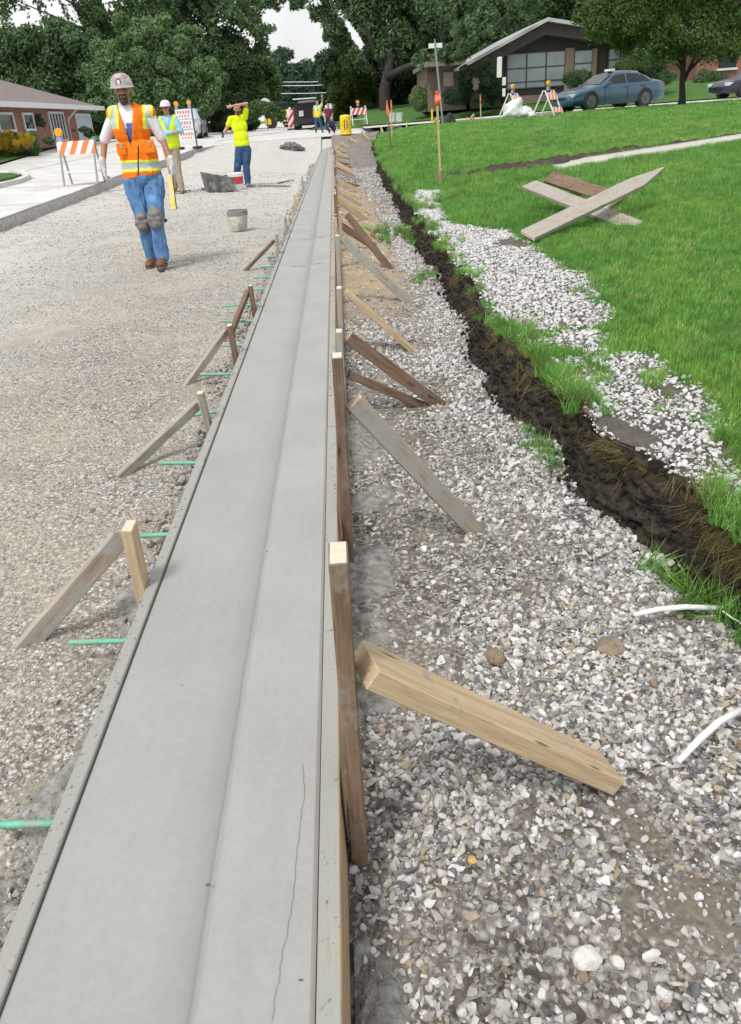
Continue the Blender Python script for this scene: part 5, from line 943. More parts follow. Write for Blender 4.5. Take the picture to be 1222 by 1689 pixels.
# ================================================================ BARRICADES, SIGNS, STAKES
def stripes(mb, x0, x1, z0, z1, y, n, slope=.6, m1=1, m0=0, th=.02):
    """diagonal bands as separate cells cut from one panel (front face coloured per cell)"""
    w_ = (x1-x0)/n; h_ = z1-z0; 
    mb.box(((x0+x1)/2, y, (z0+z1)/2), (x1-x0, th, h_), mi=m0)
    for k in range(-3, n+3):
        if k % 2: continue
        a = x0+k*w_; poly = [(a, z0), (a+w_, z0), (a+w_+h_*slope, z1), (a+h_*slope, z1)]
        # clip to panel in x
        def clip(P, xc, keep):
            o_ = []
            for i in range(len(P)):
                p, q_ = P[i], P[(i+1) % len(P)]; ip, iq = keep*(p[0]-xc) >= 0, keep*(q_[0]-xc) >= 0
                if ip: o_.append(p)
                if ip != iq: t_ = (xc-p[0])/(q_[0]-p[0]); o_.append((xc, p[1]+(q_[1]-p[1])*t_))
            return o_
        poly = clip(clip(poly, x0, 1), x1, -1)
        if len(poly) >= 3: mb.prism(poly, 'y', y-th/2-.004, y+th/2+.004, mi=m1)
    return mb
def warnlight(parent, x, z, y=0):
    b_ = MB().box((x, y, z+.05), (.13, .09, .12)).build('lamp_base', plain('lamp_base_blue', (.25, .32, .5), .5) if 'lamp_base_blue' not in MATS else MATS['lamp_base_blue'], parent, bevel=.01)
    MB().tube([(x, y-.05, z+.21), (x, y+.05, z+.21)], .095, 18).build('amber_lamp', M_AMBER, parent, smooth=False, bevel=.01)
def aframe(name, label, loc, rz, w_, h_, panels, leg=M_WHITE, lights=(), spread=.42, group='street barricades', cat='barricade', shelf=True):
    r_ = empty(name, loc, rz, label, cat, group)
    for s in (-1, 1):
        for f in (-1, 1): MB().bar((s*w_/2*.9, f*spread/2+.0, 0), (s*w_/2*.9, f*.02, h_), .04, .03).build('leg', leg, r_)
    for z0, z1, n, m1 in panels:
        yy_ = -spread/2*(1-(z0+z1)/2/h_)-.03; stripes(MB(), -w_/2, w_/2, z0, z1, yy_, n).build('striped_panel', [M_WHITE, m1], r_)
    if shelf: MB().box((0, 0, h_*.30), (w_*.85, spread*.66, .03)).build('cross_bar', M_WHITE, r_)
    for x in lights: warnlight(r_, x, h_)
    return r_
pb = on(140, 304, z_pave); hpx = at(127, 232, pb[1])[2]-pb[2]
aframe('folding_barricade', 'orange and white striped folding barricade with one amber lamp on the old road', (pb[0], pb[1], pb[2]), R(-12), 1.02, hpx, [(hpx*.70, hpx*1.0, 7, M_ORANGE)], lights=(-.42,), leg=M_GREY)
# slim road closed board with twin lamps
pb = on(312, 246, z_pave); hh_ = at(312, 178, pb[1])[2]-pb[2]; rc = empty('tall_sign_stand', (pb[0], pb[1], pb[2]), R(-8), 'tall narrow white sign stand with red lettering and two amber lamps', 'sign stand', 'street barricades')
ww = .85
for s in (-1, 1):
    MB().bar((s*ww/2, -.1, 0), (s*ww/2*.9, 0, hh_), .06, .06).build('leg', M_DGREY, rc); MB().box((s*ww/2, -.05, .06), (.3, .7, .10)).build('sandbag', M_BLACK, rc, bevel=.04)
for z0, z1 in ((.22, .46), (.50, .72), (.76, .98)):
    pn = MB().box((0, -.06, hh_*(z0+z1)/2), (ww*.86, .03, hh_*(z1-z0))).build('sign_panel', M_WHITE, rc)
    mb = MB(); zc = hh_*(z0+z1)/2
    for k in range(5): mb.box((-ww*.30+k*ww*.15, -.082, zc+hh_*.04), (ww*.085, .01, hh_*.07))
    for k in range(4): mb.box((-ww*.24+k*ww*.16, -.082, zc-hh_*.055), (ww*.08, .01, hh_*.04))
    mb.build('faded_lettering', plain('faded_red_%d' % int(z0*100), (.55, .20, .22), .6), pn)
for s in (-.3, .3): warnlight(rc, s, hh_)
# barricades by the side street
pb = at(905, 190, 31.3)
def sidebar(u, v, vt, y, label, w_=.8):
    p = at(u, v, y); h_ = at(u, vt, y)[2]-p[2]; r_ = empty('folding_barricade', tuple(p), R(52), label, 'barricade', 'street barricades')
    for s in (-1, 1):
        for f in (-1, 1): MB().bar((s*w_/2*.9, f*.42, 0), (s*w_/2*.9, f*.03, h_), .045, .035).build('leg', M_WHITE if s*f < 0 or 1 else M_GREY, r_)
    for z0, z1 in ((.62, .92), (.10, .30)):
        zc = (z0+z1)/2; mb = MB()
        stripes(mb, -w_/2, w_/2, z0*h_, z1*h_, 0, 6); o = mb.build('striped_panel', [M_WHITE, M_ORANGE], r_); 
        for v_ in o.data.vertices: v_.co.y += -.42+(.39)*(v_.co.z/h_)-.03
    warnlight(r_, 0, h_); return r_
sidebar(903, 190, 149, 31.4, 'white A-frame barricade with amber lamp just left of the blue sedan'); sidebar(845, 192, 154, 33, 'thin dark-legged barricade behind the white plastic heap', .6)
pb = at(592, 206, 52); aframe('folding_barricade', 'red and white striped barricade under the olive tree', tuple(pb), R(20), 1.0, 1.0, [(.55, .9, 7, M_RED)], lights=(0,))
pb = at(481, 210, 62); r_ = empty('striped_channelizer', (pb[0], 62, float(z_pave(pb[0], 62))), 0, 'red and white striped upright panel beside the raised-tailgate suv', 'barricade', 'street barricades')
stripes(MB(), -.22, .22, .15, 1.25, 0, 2, .8).build('striped_panel', [M_WHITE, M_RED], r_); MB().box((0, 0, .05), (.6, .5, .1)).build('rubber_base', M_BLACK, r_); MB().tube([(0, 0, 1.3), (0, 0, 1.42)], .09, 12).build('lamp', M_WHITE, r_)
for i, (u, lab) in enumerate(((494, 'pale striped barrier right of the upright striped panel'), (474, 'small red and white barrier beside the yellow machine'))):
    p = at(u, 200, 70); aframe('street_barrier', lab, (p[0], 70, float(z_pave(p[0], 70))), 0, 1.5 if i == 0 else .9, 1.0, [(.5, .85, 7, M_RED)])
# yellow caution can on the near corner
p = at(571, 222, 43); r_ = empty('yellow_drum', (p[0], 43, p[2]), 0, 'bright yellow drum with dark markings standing at the curb end', 'drum')
MB().lathe([(.27, 0), (.29, .03), (.27, .1), (.27, .45), (.28, .47), (.27, .5), (.26, .80), (.22, .86), (.05, .88)], 24).build('barrel', M_YEL, r_, smooth=False)
mb = MB(); mb.box((-.06, -.265, .45), (.05, .03, .42)); mb.box((.07, -.262, .45), (.04, .03, .35)); mb.build('dark_marking', M_DGREY, r_)
# street name sign pole, round sign, survey laths with flags
p0 = at(733, 215, 33); p1 = at(717, 70, 33); r_ = empty('street_sign', tuple(p0), 0, 'tall thin pole with a white street name blade on top', 'street sign')
MB().tube([(0, 0, -.4), tuple(Vector(p1)-Vector(p0))], .035, 8).build('pole', M_GREY, r_)
q_ = Vector(p1)-Vector(p0); MB().box((q_.x+.02, 0, q_.z-.10), (.50, .02, .15)).build('sign_blade', M_WHITE, r_); MB().box((q_.x, 0, q_.z+.03), (.02, .3, .14)).build('sign_blade', M_GREY, r_)
p = at(440, 196, 70); r_ = empty('round_sign', (p[0], 70, float(z_pave(p[0], 70))), 0, 'pale round sign on a post at the left road edge far away', 'sign'); hh_ = at(440, 172, 70)[2]-float(z_pave(p[0], 70))
MB().tube([(0, 0, 0), (0, 0, hh_)], .05, 8).build('pole', M_GREY, r_); MB().tube([(0, -.06, hh_), (0, -.10, hh_)], .45, 20).build('sign_disc', M_WHITE, r_)
def lath(u, v, vt, ut, y, label, flags, m_=M_LATH, zoff=0, w_=.036, dark=False):
    b_ = Vector(at(u, v, y)); t_ = Vector(at(ut, vt, y)); r_ = empty('survey_lath', tuple(b_), 0, label, 'survey stake', 'survey laths with flagging')
    MB().bar((0, 0, -.12), t_-b_, w_, .012, up=(0, 1, 0)).build('lath', m_, r_)
    d_ = t_-b_
    for k, s, ln in flags:
        c_ = d_*k; mb = MB(); n = 6; vs = []
        for i in range(n+1):
            t2 = i/n; x = c_.x+s*(.02+.035*math.sin(t2*2.5)); z = c_.z-ln*t2; yv = -.02+.012*math.sin(t2*7); vs += [(x-.022, yv, z), (x+.022, yv+.012*math.cos(t2*5), z)]
        mb.add(vs, [(2*i, 2*i+1, 2*i+3, 2*i+2) for i in range(n)]); o = mb.build('flag_tape', M_FLAG, r_); md = o.modifiers.new('s', 'SOLIDIFY'); md.thickness = .002
    return r_
pl_ = on(727, 302, z_lawn); lath(727, 302, 150, 720, pl_[1], 'tall pale lath with orange flag tape nearest the camera on the lawn edge', [(.99, -.2, .20), (.98, .6, .16)], w_=.034)
mb = MB(); o = board('grade_stake', Vector(on(725, 308, z_lawn))+Vector((.01, -.03, -.1)), Vector(at(724, 282, pl_[1]-.03)), .05, .03, M_WOODD, up=(0, 1, 0)); tag(o, 'short dark stake driven beside the tall flagged lath', 'stake')
lath(645, 252, 165, 638, 27, 'dark lath with red-orange flag at the far lawn corner', [(.98, -.2, .42), (.9, .3, .3)], m_=M_WOODD, w_=.045)
lath(646, 222, 165, 645, 36, 'thin far lath with a short red flag beside the dark lath', [(.98, 0, .35)], w_=.05)
lath(793, 190, 156, 792, 38, 'small orange-topped lath before the conifer shrubs', [(.99, 0, .32)], w_=.05)
lath(713, 205, 180, 712, 39, 'short yellow lath just left of the tall flagged lath', [], m_=M_YEL, w_=.08)
# white realty style post
p = at(822, 178, 37); t_ = at(825, 94, 37); hh_ = t_[2]-p[2]; r_ = empty('white_post', tuple(p), 0, 'tall white tapered post in front of the dark house window', 'post')
mb = MB(); mb.bar((0, 0, 0), (.0, 0, hh_*.62), .16, .14); mb.bar((.02, 0, hh_*.6), (.03, 0, hh_), .30, .16); mb.build('shaft', M_WHITE, r_, bevel=.02); MB().box((.22, -.02, hh_*.52), (.14, .1, .3)).build('bracket', M_WHITE, r_, bevel=.02); MB().box((.22, -.02, hh_*.30), (.12, .1, .3)).build('bracket', M_WHITE, r_, bevel=.02)
# plastic heap, white bins on the far lawn, white wrapped roll
def heap(u, v, y, sx, sz, m_, label, name, cat, seed=1, sy=None):
    p = at(u, v, y); bm = bmesh.new(); bmesh.ops.create_icosphere(bm, subdivisions=4, radius=1.)
    for v_ in bm.verts:
        k = 1+.55*float(fbm(v_.co.x*1.3+seed, v_.co.y+v_.co.z*1.7, 1.5, seed, 5)); v_.co = Vector((v_.co.x*k*sx, v_.co.y*k*(sy or sx*.7), max(v_.co.z*k, -.1)*sz))
    me = bpy.data.meshes.new(name); bm.to_mesh(me); bm.free(); o = mkobj(name, me, m_, smooth=(cat != 'mound')); o.location = tuple(p); return tag(o, label, cat)
M_PLAST = plain('white_plastic_sheet', (.62, .65, .63), .4, .2, 6, bmp=.5)
heap(845, 190, 31.5, .42, .5, M_PLAST, 'crumpled white plastic heap left of the A-frame barricade', 'plastic_heap', 'plastic', 4); heap(868, 191, 31.5, .34, .26, M_PLAST, 'smaller grey plastic bundle right of the crumpled heap', 'plastic_bundle', 'plastic', 9)
pm_ = on(481, 247, z_bed)
heap(481, 247, pm_[1], .52, .30, plain('dark_gravel_pile', (.17, .16, .15), .95, .35, 20, bmp=1.), 'small dark pile of asphalt rubble on the pale roadbed', 'rubble_mound', 'mound', 12)
heap(738, 211, 36, .35, .45, M_BLACK, 'black bag at the curved form behind the tall lath', 'black_bag', 'bag', 15); heap(700, 214, 38, .45, .25, M_BLACK, 'low dark tarp heap on the white strip', 'dark_tarp', 'tarp', 17); heap(654, 214, 43, .5, .18, M_DGREY, 'flat dark bundle on the white strip behind the dark lath', 'dark_bundle', 'bundle', 18)
for i, (u, lab) in enumerate(((647, 'left pale bucket on the far lawn'), (658, 'right pale bucket on the far lawn'))):
    p = at(u, 201, 45); r_ = empty('bucket', tuple(p), 0, lab, 'bucket', 'pale buckets on the far lawn'); MB().lathe([(.17, 0), (.2, .42), (.21, .44), (.19, .44), (.16, .06), (.01, .05)], 18).build('pail', plain('pale_pail_%d' % i, (.4, .5, .42), .5), r_)
MB_ = MB(); p = at(800, 200, 37)
# wooden boards edging the side street
a, b_ = at(735, 209, 37.5), at(925, 190, 31.8); o = board('edge_board', a, b_, .04, .30, M_WOOD2, up=(0, 0, 1)); tag(o, 'long low tan board edging the lawn toward the barricades', 'board')
for i, u in enumerate((770, 868)):
    p = at(u, 206-(u-735)*.1, 36.4-(u-735)*.028); o = board('edge_stake', p-np.array([0, 0, .3]), p+np.array([0, 0, .2]), .06, .04, M_WOOD, up=(0, 1, 0)); tag(o, ['pale stake holding the long low edge board near the curve', 'pale stake holding the long low edge board by the plastic heap'][i], 'stake')
# utility wires over the street
for i, (v, y) in enumerate(((133, 90), (139, 92), (152, 96))):
    a, b_ = Vector(at(440, v, y)), Vector(at(580, v-3, y-2)); m_ = (a+b_)/2+Vector((0, 0, -.2)); a += (a-b_)*1.2; b_ += (b_-a)*.4
    o = MB().tube([a, m_, b_], .035, 5).build('utility_wire', M_TRIMW); tag(o, ['upper pale wire across the far end of the street', 'middle pale wire across the far end of the street', 'lowest pale wire across the far end of the street'][i], 'wire', 'wires over the street')

# ================================================================ TOOLS ON THE ROADBED
def gp(u, v): return on(u, v, z_bed)
p = gp(395, 381); r_ = empty('bucket', tuple(p), 0, 'muddy white bucket with grey rim standing alone on the roadbed', 'bucket')
sB = .36/.52; MB().lathe([(.120, 0), (.130, .02), (.150, .24), (.140, .24), (.118, .03), (.01, .025)], 28).build('pail', plain('muddy_pail', (.52, .50, .43), .7, .25, 9, dirt=(.26, .25, .2)), r_, smooth=False)
MB().lathe([(.152, .235), (.160, .24), (.160, .30), (.150, .31), (.140, .305), (.142, .235)], 28).build('rim', plain('grimy_rim', (.22, .22, .20), .8, .3, 20), r_)
mb = MB(); mb.tube([(.155, 0, .26), (.17, -.05, .2), (.12, -.14, .14), (0, -.175, .11), (-.12, -.14, .14), (-.17, -.05, .2), (-.155, 0, .26)], .004, 6); mb.build('handle', M_GREY, r_)
p = gp(391, 312); r_ = empty('bucket', tuple(p), 0, 'white bucket with red band by the yellow-shirted worker', 'bucket')
MB().lathe([(.14, 0), (.17, .12), (.165, .12), (.01, .11)], 24).build('pail', M_WHITE, r_); b_ = MB().lathe([(.171, .122), (.18, .28), (.165, .28), (.16, .14), (.01, .13)], 24).build('red_band', M_RED, r_); MB().lathe([(.182, .283), (.188, .285), (.19, .36), (.17, .37), (.165, .29)], 24).build('rim', M_WHITE, r_)
p = gp(364, 316); r_ = empty('mortar_tub', tuple(p), R(18), 'dark grey plastic tub tipped on its side among the tools', 'tub')
mb = MB(); w1, w2, hh_, t_ = .30, .36, .34, .02; o1 = [(-w1, -.18, 0), (w1, -.18, 0), (w1, .3, 0), (-w1, .3, 0)]; o2 = [(-w2, -.26, hh_+.1), (w2*.9, -.26, hh_-.06), (w2*.9, .36, hh_-.06), (-w2, .36, hh_+.1)]; i2 = [(x*.93, y*.93, z) for x, y, z in o2]; i1 = [(x*.93, y*.9, .03) for x, y, z in o1]
mb.add(o1+o2+i2+i1, [(3, 2, 1, 0), (0, 1, 5, 4), (1, 2, 6, 5), (2, 3, 7, 6), (3, 0, 4, 7), (4, 5, 9, 8), (5, 6, 10, 9), (6, 7, 11, 10), (7, 4, 8, 11), (8, 9, 13, 12), (9, 10, 14, 13), (10, 11, 15, 14), (11, 8, 12, 15), (12, 13, 14, 15)]); mb.build('shell', plain('cement_stained_tub', (.13, .13, .13), .8, .35, 9, dirt=(.3, .3, .29)), r_)
def shovel(a, b_, label, name='shovel', blade=(.26, .22)):
    A = gp(*a); B = gp(*b_); A = Vector(A)+Vector((0, 0, .03)); B = Vector(B)+Vector((0, 0, .03)); r_ = empty(name, tuple(A), 0, label, name.replace('_', ' ')); d_ = (B-A); dn = d_.normalized(); sd = Vector((-dn.y, dn.x, 0))
    MB().tube([d_*.12, d_*1.], .017, 8).build('handle', M_WOODD, r_)
    w_, l_ = blade; vs = [(-dn*l_*.9)+Vector((0, 0, -.01)), (-dn*l_*.6)+sd*w_*.4, sd*w_*.5, d_*.1+sd*.03, d_*.1-sd*.03, -sd*w_*.5, (-dn*l_*.6)-sd*w_*.4]
    vs = [Vector(v_) for v_ in vs]; top = [v_+Vector((0, 0, .012)) for v_ in vs]; n = len(vs)
    MB().add(vs+top, [tuple(range(n))[::-1], tuple(range(n, 2*n))]+[(i, (i+1) % n, (i+1) % n+n, i+n) for i in range(n)]).build('blade', M_DGREY, r_); return r_
shovel((418, 309), (478, 309), 'long-handled flat tool lying right of the red-banded bucket'); shovel((352, 315), (333, 313), 'short dark trowel handle lying left of the grey tub', 'trowel', (.1, .2)); shovel((478, 300), (458, 304), 'small dark float lying nearest the curb edge', 'hand_float', (.12, .35)); shovel((395, 285), (362, 294), 'dark tool lying across behind the grey tub', 'rake', (.3, .1)); shovel((310, 317), (292, 318), 'small dark tool lying at the feet of the arms-crossed worker', 'chisel', (.08, .1))

# ================================================================ PEOPLE
TMP = bpy.data.scenes.new('scratch'); _SPH = {}
def sphere_t(seg, ring):
    if (seg, ring) not in _SPH:
        vs = [(0, 0, 1.)]+[(math.sin(math.pi*i/ring)*math.cos(2*math.pi*j/seg), math.sin(math.pi*i/ring)*math.sin(2*math.pi*j/seg), math.cos(math.pi*i/ring)) for i in range(1, ring) for j in range(seg)]+[(0, 0, -1.)]; L_ = len(vs)-1
        fs = [(0, 1+j, 1+(j+1) % seg) for j in range(seg)]+[(1+i*seg+j, 1+(i+1)*seg+j, 1+(i+1)*seg+(j+1) % seg, 1+i*seg+(j+1) % seg) for i in range(ring-2) for j in range(seg)]+[(L_, 1+(ring-2)*seg+(j+1) % seg, 1+(ring-2)*seg+j) for j in range(seg)]
        _SPH[(seg, ring)] = (np.array(vs), fs)
    return _SPH[(seg, ring)]
def blobmesh(name, prims, voxel, mats, parent, origin, wr=0., seed=1, smooth_it=2, cut=None, mapper=None, plane=None):
    """union of tapered limbs and ellipsoids, fused into ONE continuous surface"""
    VV = []; FF = []; cnt = [0]
    def sph(c, r, rot=None, seg=14, ring=9):
        T_, Fc = sphere_t(seg, ring); p = T_*np.array(r)
        if rot is not None: p = p @ np.array(rot.to_3x3()).T
        VV.append(p+np.array(c)); FF.extend([tuple(i+cnt[0] for i in f) for f in Fc]); cnt[0] += len(T_)
    for pr in prims:
        if pr[0] == 'e': sph(Vector(pr[1])-origin, pr[2], pr[3] if len(pr) > 3 else None)
        else:
            a, b_, r0, r1 = Vector(pr[1])-origin, Vector(pr[2])-origin, pr[3], pr[4]; fl = pr[5] if len(pr) > 5 else 1.
            n = max(2, int((b_-a).length/(min(r0, r1)*.45))+1)
            for i in range(n+1): t_ = i/n; r_ = r0+(r1-r0)*t_; sph(a.lerp(b_, t_), (r_, r_*fl, r_), seg=10, ring=7)
    me = bpy.data.meshes.new(name); me.from_pydata(np.concatenate(VV).tolist(), [], FF); o = bpy.data.objects.new(name, me); TMP.collection.objects.link(o)
    md = o.modifiers.new('r', 'REMESH'); md.mode = 'VOXEL'; md.voxel_size = voxel
    m2 = o.modifiers.new('s', 'SMOOTH'); m2.factor = .6; m2.iterations = smooth_it
    TMP.view_layers[0].update(); dg = TMP.view_layers[0].depsgraph; me2 = bpy.data.meshes.new_from_object(o.evaluated_get(dg)); bpy.data.objects.remove(o)
    n = len(me2.vertices); co = np.zeros(n*3, np.float32); me2.vertices.foreach_get('co', co); co = co.reshape(-1, 3)
    if wr:
        nr = np.zeros(n*3, np.float32); me2.vertices.foreach_get('normal', nr); nr = nr.reshape(-1, 3)
        co = co+nr*(wr*fbm(co[:, 0]+co[:, 1]*.7, co[:, 2]*.45+co[:, 1], 14, seed, 3))[:, None]; me2.vertices.foreach_set('co', co.ravel().astype(np.float32))
    if cut is not None:
        w_ = co+np.array(origin); k = cut(w_); b2 = bmesh.new(); b2.from_mesh(me2); b2.verts.ensure_lookup_table(); bmesh.ops.delete(b2, geom=[b2.verts[i] for i in np.nonzero(k)[0]], context='VERTS'); b2.to_mesh(me2); b2.free()
    if plane is not None:
        b2 = bmesh.new(); b2.from_mesh(me2); bmesh.ops.bisect_plane(b2, geom=b2.verts[:]+b2.edges[:]+b2.faces[:], plane_co=plane[0]-origin, plane_no=plane[1], clear_outer=True); b2.to_mesh(me2); b2.free()
    me2.update(); me2.materials.clear(); o = mkobj(name, me2, mats, parent, smooth=True)
    if mapper is not None:
        nf = len(me2.polygons); fc = np.zeros(nf*3, np.float32); me2.polygons.foreach_get('center', fc); fc = fc.reshape(-1, 3)+np.array(origin); me2.polygons.foreach_set('material_index', mapper(fc).astype(np.int32))
    return o
def skin(name, c):
    m, t, b = newmat(name); v = coords(t, 'Object'); cc = ramp(t, [(.3, tuple(x*.85 for x in c)), (.7, tuple(x*1.12 for x in c))], noise(t, v, 12, 4)).outputs[0]
    t.links.new(cc, b.inputs['Base Color']); b.inputs['Roughness'].default_value = .55; b.inputs['Subsurface Weight'].default_value = .08; b.inputs['Subsurface Radius'].default_value = (.01, .004, .002); return m
def cloth(name, c, var=.12, sc=9): return plain(name, c, .9, var, sc, bmp=.25, spec=.2)
SK1 = skin('tanned_skin', (.38, .19, .125)); SK2 = skin('fair_skin', (.46, .25, .17)); SK3 = skin('warm_skin', (.50, .28, .19))
C_OR = cloth('safety_orange', (.88, .20, .015), .08); C_LIME = cloth('safety_lime', (.72, .85, .06), .05); C_SILV = plain('reflective_silver', (.47, .50, .47), .4, .08, 20); C_WHT = cloth('white_cotton', (.72, .71, .74), .05)
C_DEN = cloth('light_denim', (.105, .22, .42), .3, 7); C_DEN2 = cloth('dark_denim', (.045, .09, .19), .35, 8); C_YEL = cloth('hi_vis_yellow', (.72, .86, .02), .06); C_KHA = cloth('khaki_cloth', (.38, .32, .24), .15); C_BLUE = cloth('sky_blue_sleeve', (.28, .52, .60), .1)
C_BOOT = plain('reddish_boot_leather', (.16, .065, .04), .7, .25, 12); C_SOLE = plain('dusty_sole', (.16, .14, .125), .9, .2, 20); C_GLOVE = cloth('pale_work_glove', (.58, .56, .55), .2, 25); C_PAD = plain('knee_pad_shell', (.17, .165, .16), .7, .35, 18); C_STRAP = plain('black_strap', (.03, .03, .03), .8, .2); C_PRINT = cloth('blue_shirt_print', (.10, .16, .45), .25, 60)
C_HAIR = plain('dark_brown_hair', (.055, .035, .025), .85, .3, 40); C_NAVY = cloth('navy_cloth', (.03, .045, .09), .2); C_MAR = cloth('maroon_cloth', (.16, .03, .05), .2); C_EYE = plain('dark_eye', (.015, .012, .01), .2, 0, 1); C_LIP = plain('lip', (.30, .12, .10), .6, .1); C_SHADE = plain('dark_red_lens', (.18, .01, .02), .15, .1)
def hand(prims, wr_, dir_, side, palm_n, s=1., curl=.5):
    """palm, four unequal bent fingers and a side thumb as extra limbs of the same surface"""
    wr_ = Vector(wr_); d_ = Vector(dir_).normalized(); nn = Vector(palm_n).normalized(); sd = d_.cross(nn).normalized()*side
    pc_ = wr_+d_*.05*s; rot = Matrix((sd, nn, d_)).transposed()
    prims.append(('e', pc_, (.042*s, .019*s, .052*s), rot)); prims.append(('c', wr_-d_*.01, wr_+d_*.03*s, .026*s, .026*s))
    for k, (o_, ln) in enumerate(((.030, .070), (.010, .080), (-.011, .074), (-.030, .058))):
        b0 = wr_+d_*.085*s+sd*o_*s; b1 = b0+(d_*math.cos(curl*.6)+nn*math.sin(curl*.6)).normalized()*ln*.45*s; b2 = b1+(d_*math.cos(curl*1.8)+nn*math.sin(curl*1.8)).normalized()*ln*.4*s; b3 = b2+(d_*math.cos(curl*2.8)+nn*math.sin(curl*2.8)).normalized()*ln*.25*s
        prims += [('c', b0, b1, .0105*s, .0098*s), ('c', b1, b2, .0095*s, .009*s), ('c', b2, b3, .0088*s, .0075*s)]
    t0 = wr_+d_*.028*s+sd*.030*s; t1 = t0+(sd*.75+d_*.6+nn*.35).normalized()*.036*s; t2 = t1+(sd*.2+d_*.85+nn*.5).normalized()*.032*s
    prims += [('c', t0, t1, .014*s, .012*s), ('c', t1, t2, .0115*s, .009*s)]
def headprims(hc, s=1., yaw=0., nod=0.):
    """hc = head centre; the face looks towards -y turned by yaw"""
    Rm = Matrix.Rotation(yaw, 3, 'Z') @ Matrix.Rotation(nod, 3, 'X'); H = lambda x, y, z: Vector(hc)+Rm @ Vector((x*s, y*s, z*s))
    P_ = [('e', H(0, .012, .025), (.076*s, .094*s, .098*s), Rm), ('e', H(0, -.028, -.05), (.058*s, .062*s, .070*s), Rm), ('e', H(0, -.055, -.088), (.030*s, .028*s, .026*s), Rm),
          ('c', H(0, -.088, .022), H(0, -.108, -.022), .010*s, .015*s), ('e', H(-.013, -.098, -.026), (.010*s, .010*s, .009*s)), ('e', H(.013, -.098, -.026), (.010*s, .010*s, .009*s)),
          ('c', H(-.045, -.076, .036), H(.045, -.076, .036), .014*s, .014*s), ('e', H(-.046, -.058, -.018), (.022*s, .020*s, .020*s)), ('e', H(.046, -.058, -.018), (.022*s, .020*s, .020*s)),
          ('c', H(-.018, -.084, -.052), H(.018, -.084, -.052), .009*s, .009*s), ('e', H(-.078, .012, -.002), (.010*s, .018*s, .030*s), Rm), ('e', H(.078, .012, -.002), (.010*s, .018*s, .030*s), Rm)]
    return P_, H, Rm
def face(parent, H, Rm, org, s=1., beard=None, hair=None):
    for x in (-.030, .030):
        mb = MB(); mb.lathe([(.001, -.011), (.008, -.008), (.011, 0), (.008, .008), (.001, .011)], 12); o = mb.build('eye', C_EYE, parent, smooth=True); o.location = H(x, -.078, .012)-org; o.scale = (s*1.1, s*.8, s*.6)
    blobmesh('mouth', [('c', H(-.020, -.092, -.055), H(.020, -.092, -.055), .0055*s, .0055*s)], .003, C_LIP, parent, org)
    blobmesh('eyebrow', [('c', H(-.048, -.088, .040), H(-.014, -.094, .036), .006*s, .006*s), ], .0035, C_HAIR, parent, org); blobmesh('eyebrow', [('c', H(.048, -.088, .040), H(.014, -.094, .036), .006*s, .006*s)], .0035, C_HAIR, parent, org)
    if beard: blobmesh('beard', [('e', H(0, -.075, -.098), (.036*s, .034*s, .036*s), Rm), ('c', H(-.034, -.072, -.052), H(-.026, -.070, -.095), .013*s, .016*s), ('c', H(.034, -.072, -.052), H(.026, -.070, -.095), .013*s, .016*s), ('c', H(-.030, -.090, -.040), H(.030, -.090, -.040), .009*s, .009*s)], .005, beard, parent, org, wr=.003)
    if hair: blobmesh('hair', [('e', H(0, .030, .040), (.080*s, .086*s, .090*s), Rm), ('e', H(0, .05, -.01), (.074*s, .06*s, .07*s), Rm)], .006, hair, parent, org, wr=.004)
def hardhat(parent, H, Rm, org, m_shell, m_mark=None, brim=True, s=1.):
    mb = MB(); pr = [(.132, .036), (.128, .040), (.122, .06), (.116, .09), (.098, .125), (.065, .150), (.02, .160), (.001, .160)]
    mb.lathe([(.118, .032)]+pr, 28, sx=.92, sy=1.08); o = mb.build('hard_hat', m_shell, parent, smooth=True); o.location = H(0, .01, .0)-org; o.rotation_euler = (Rm @ Matrix.Rotation(R(4), 3, 'X')).to_euler(); o.scale = (s, s, s)
    n = 12; vs = []; 
    for i in range(n+1):
        a = math.pi*(1.12+.76*i/n); vs += [(math.cos(a)*.118*.92, math.sin(a)*.118*1.08, .044), (math.cos(a)*.142, math.sin(a)*.172, .034)]
    mb = MB(); mb.add(vs+[(x, y, z-.005) for x, y, z in vs], [(2*i, 2*i+1, 2*i+3, 2*i+2) for i in range(n)]+[(2*i+2*n+2, 2*i+2+2*n+2, 2*i+3+2*n+2, 2*i+1+2*n+2) for i in range(n)]+[(2*i+1, 2*i+1+2*n+2, 2*i+3+2*n+2, 2*i+3) for i in range(n)]); mb.build('brim', m_mark or m_shell, o)
    for k in (-1, 0, 1): mb = MB(); mb.tube([(k*.03, -.10, .115), (k*.034, -.03, .155), (k*.034, .06, .150), (k*.03, .11, .10)], .006, 6); mb.build('ridge', m_shell, o, smooth=True)
    return o
class Surv:                                # joint positions surveyed on the person's own depth plane
    def __init__(s, Y): s.Y = Y
    def __call__(s, u, v, dy=0.): return Vector(at(u, v, s.Y+dy))

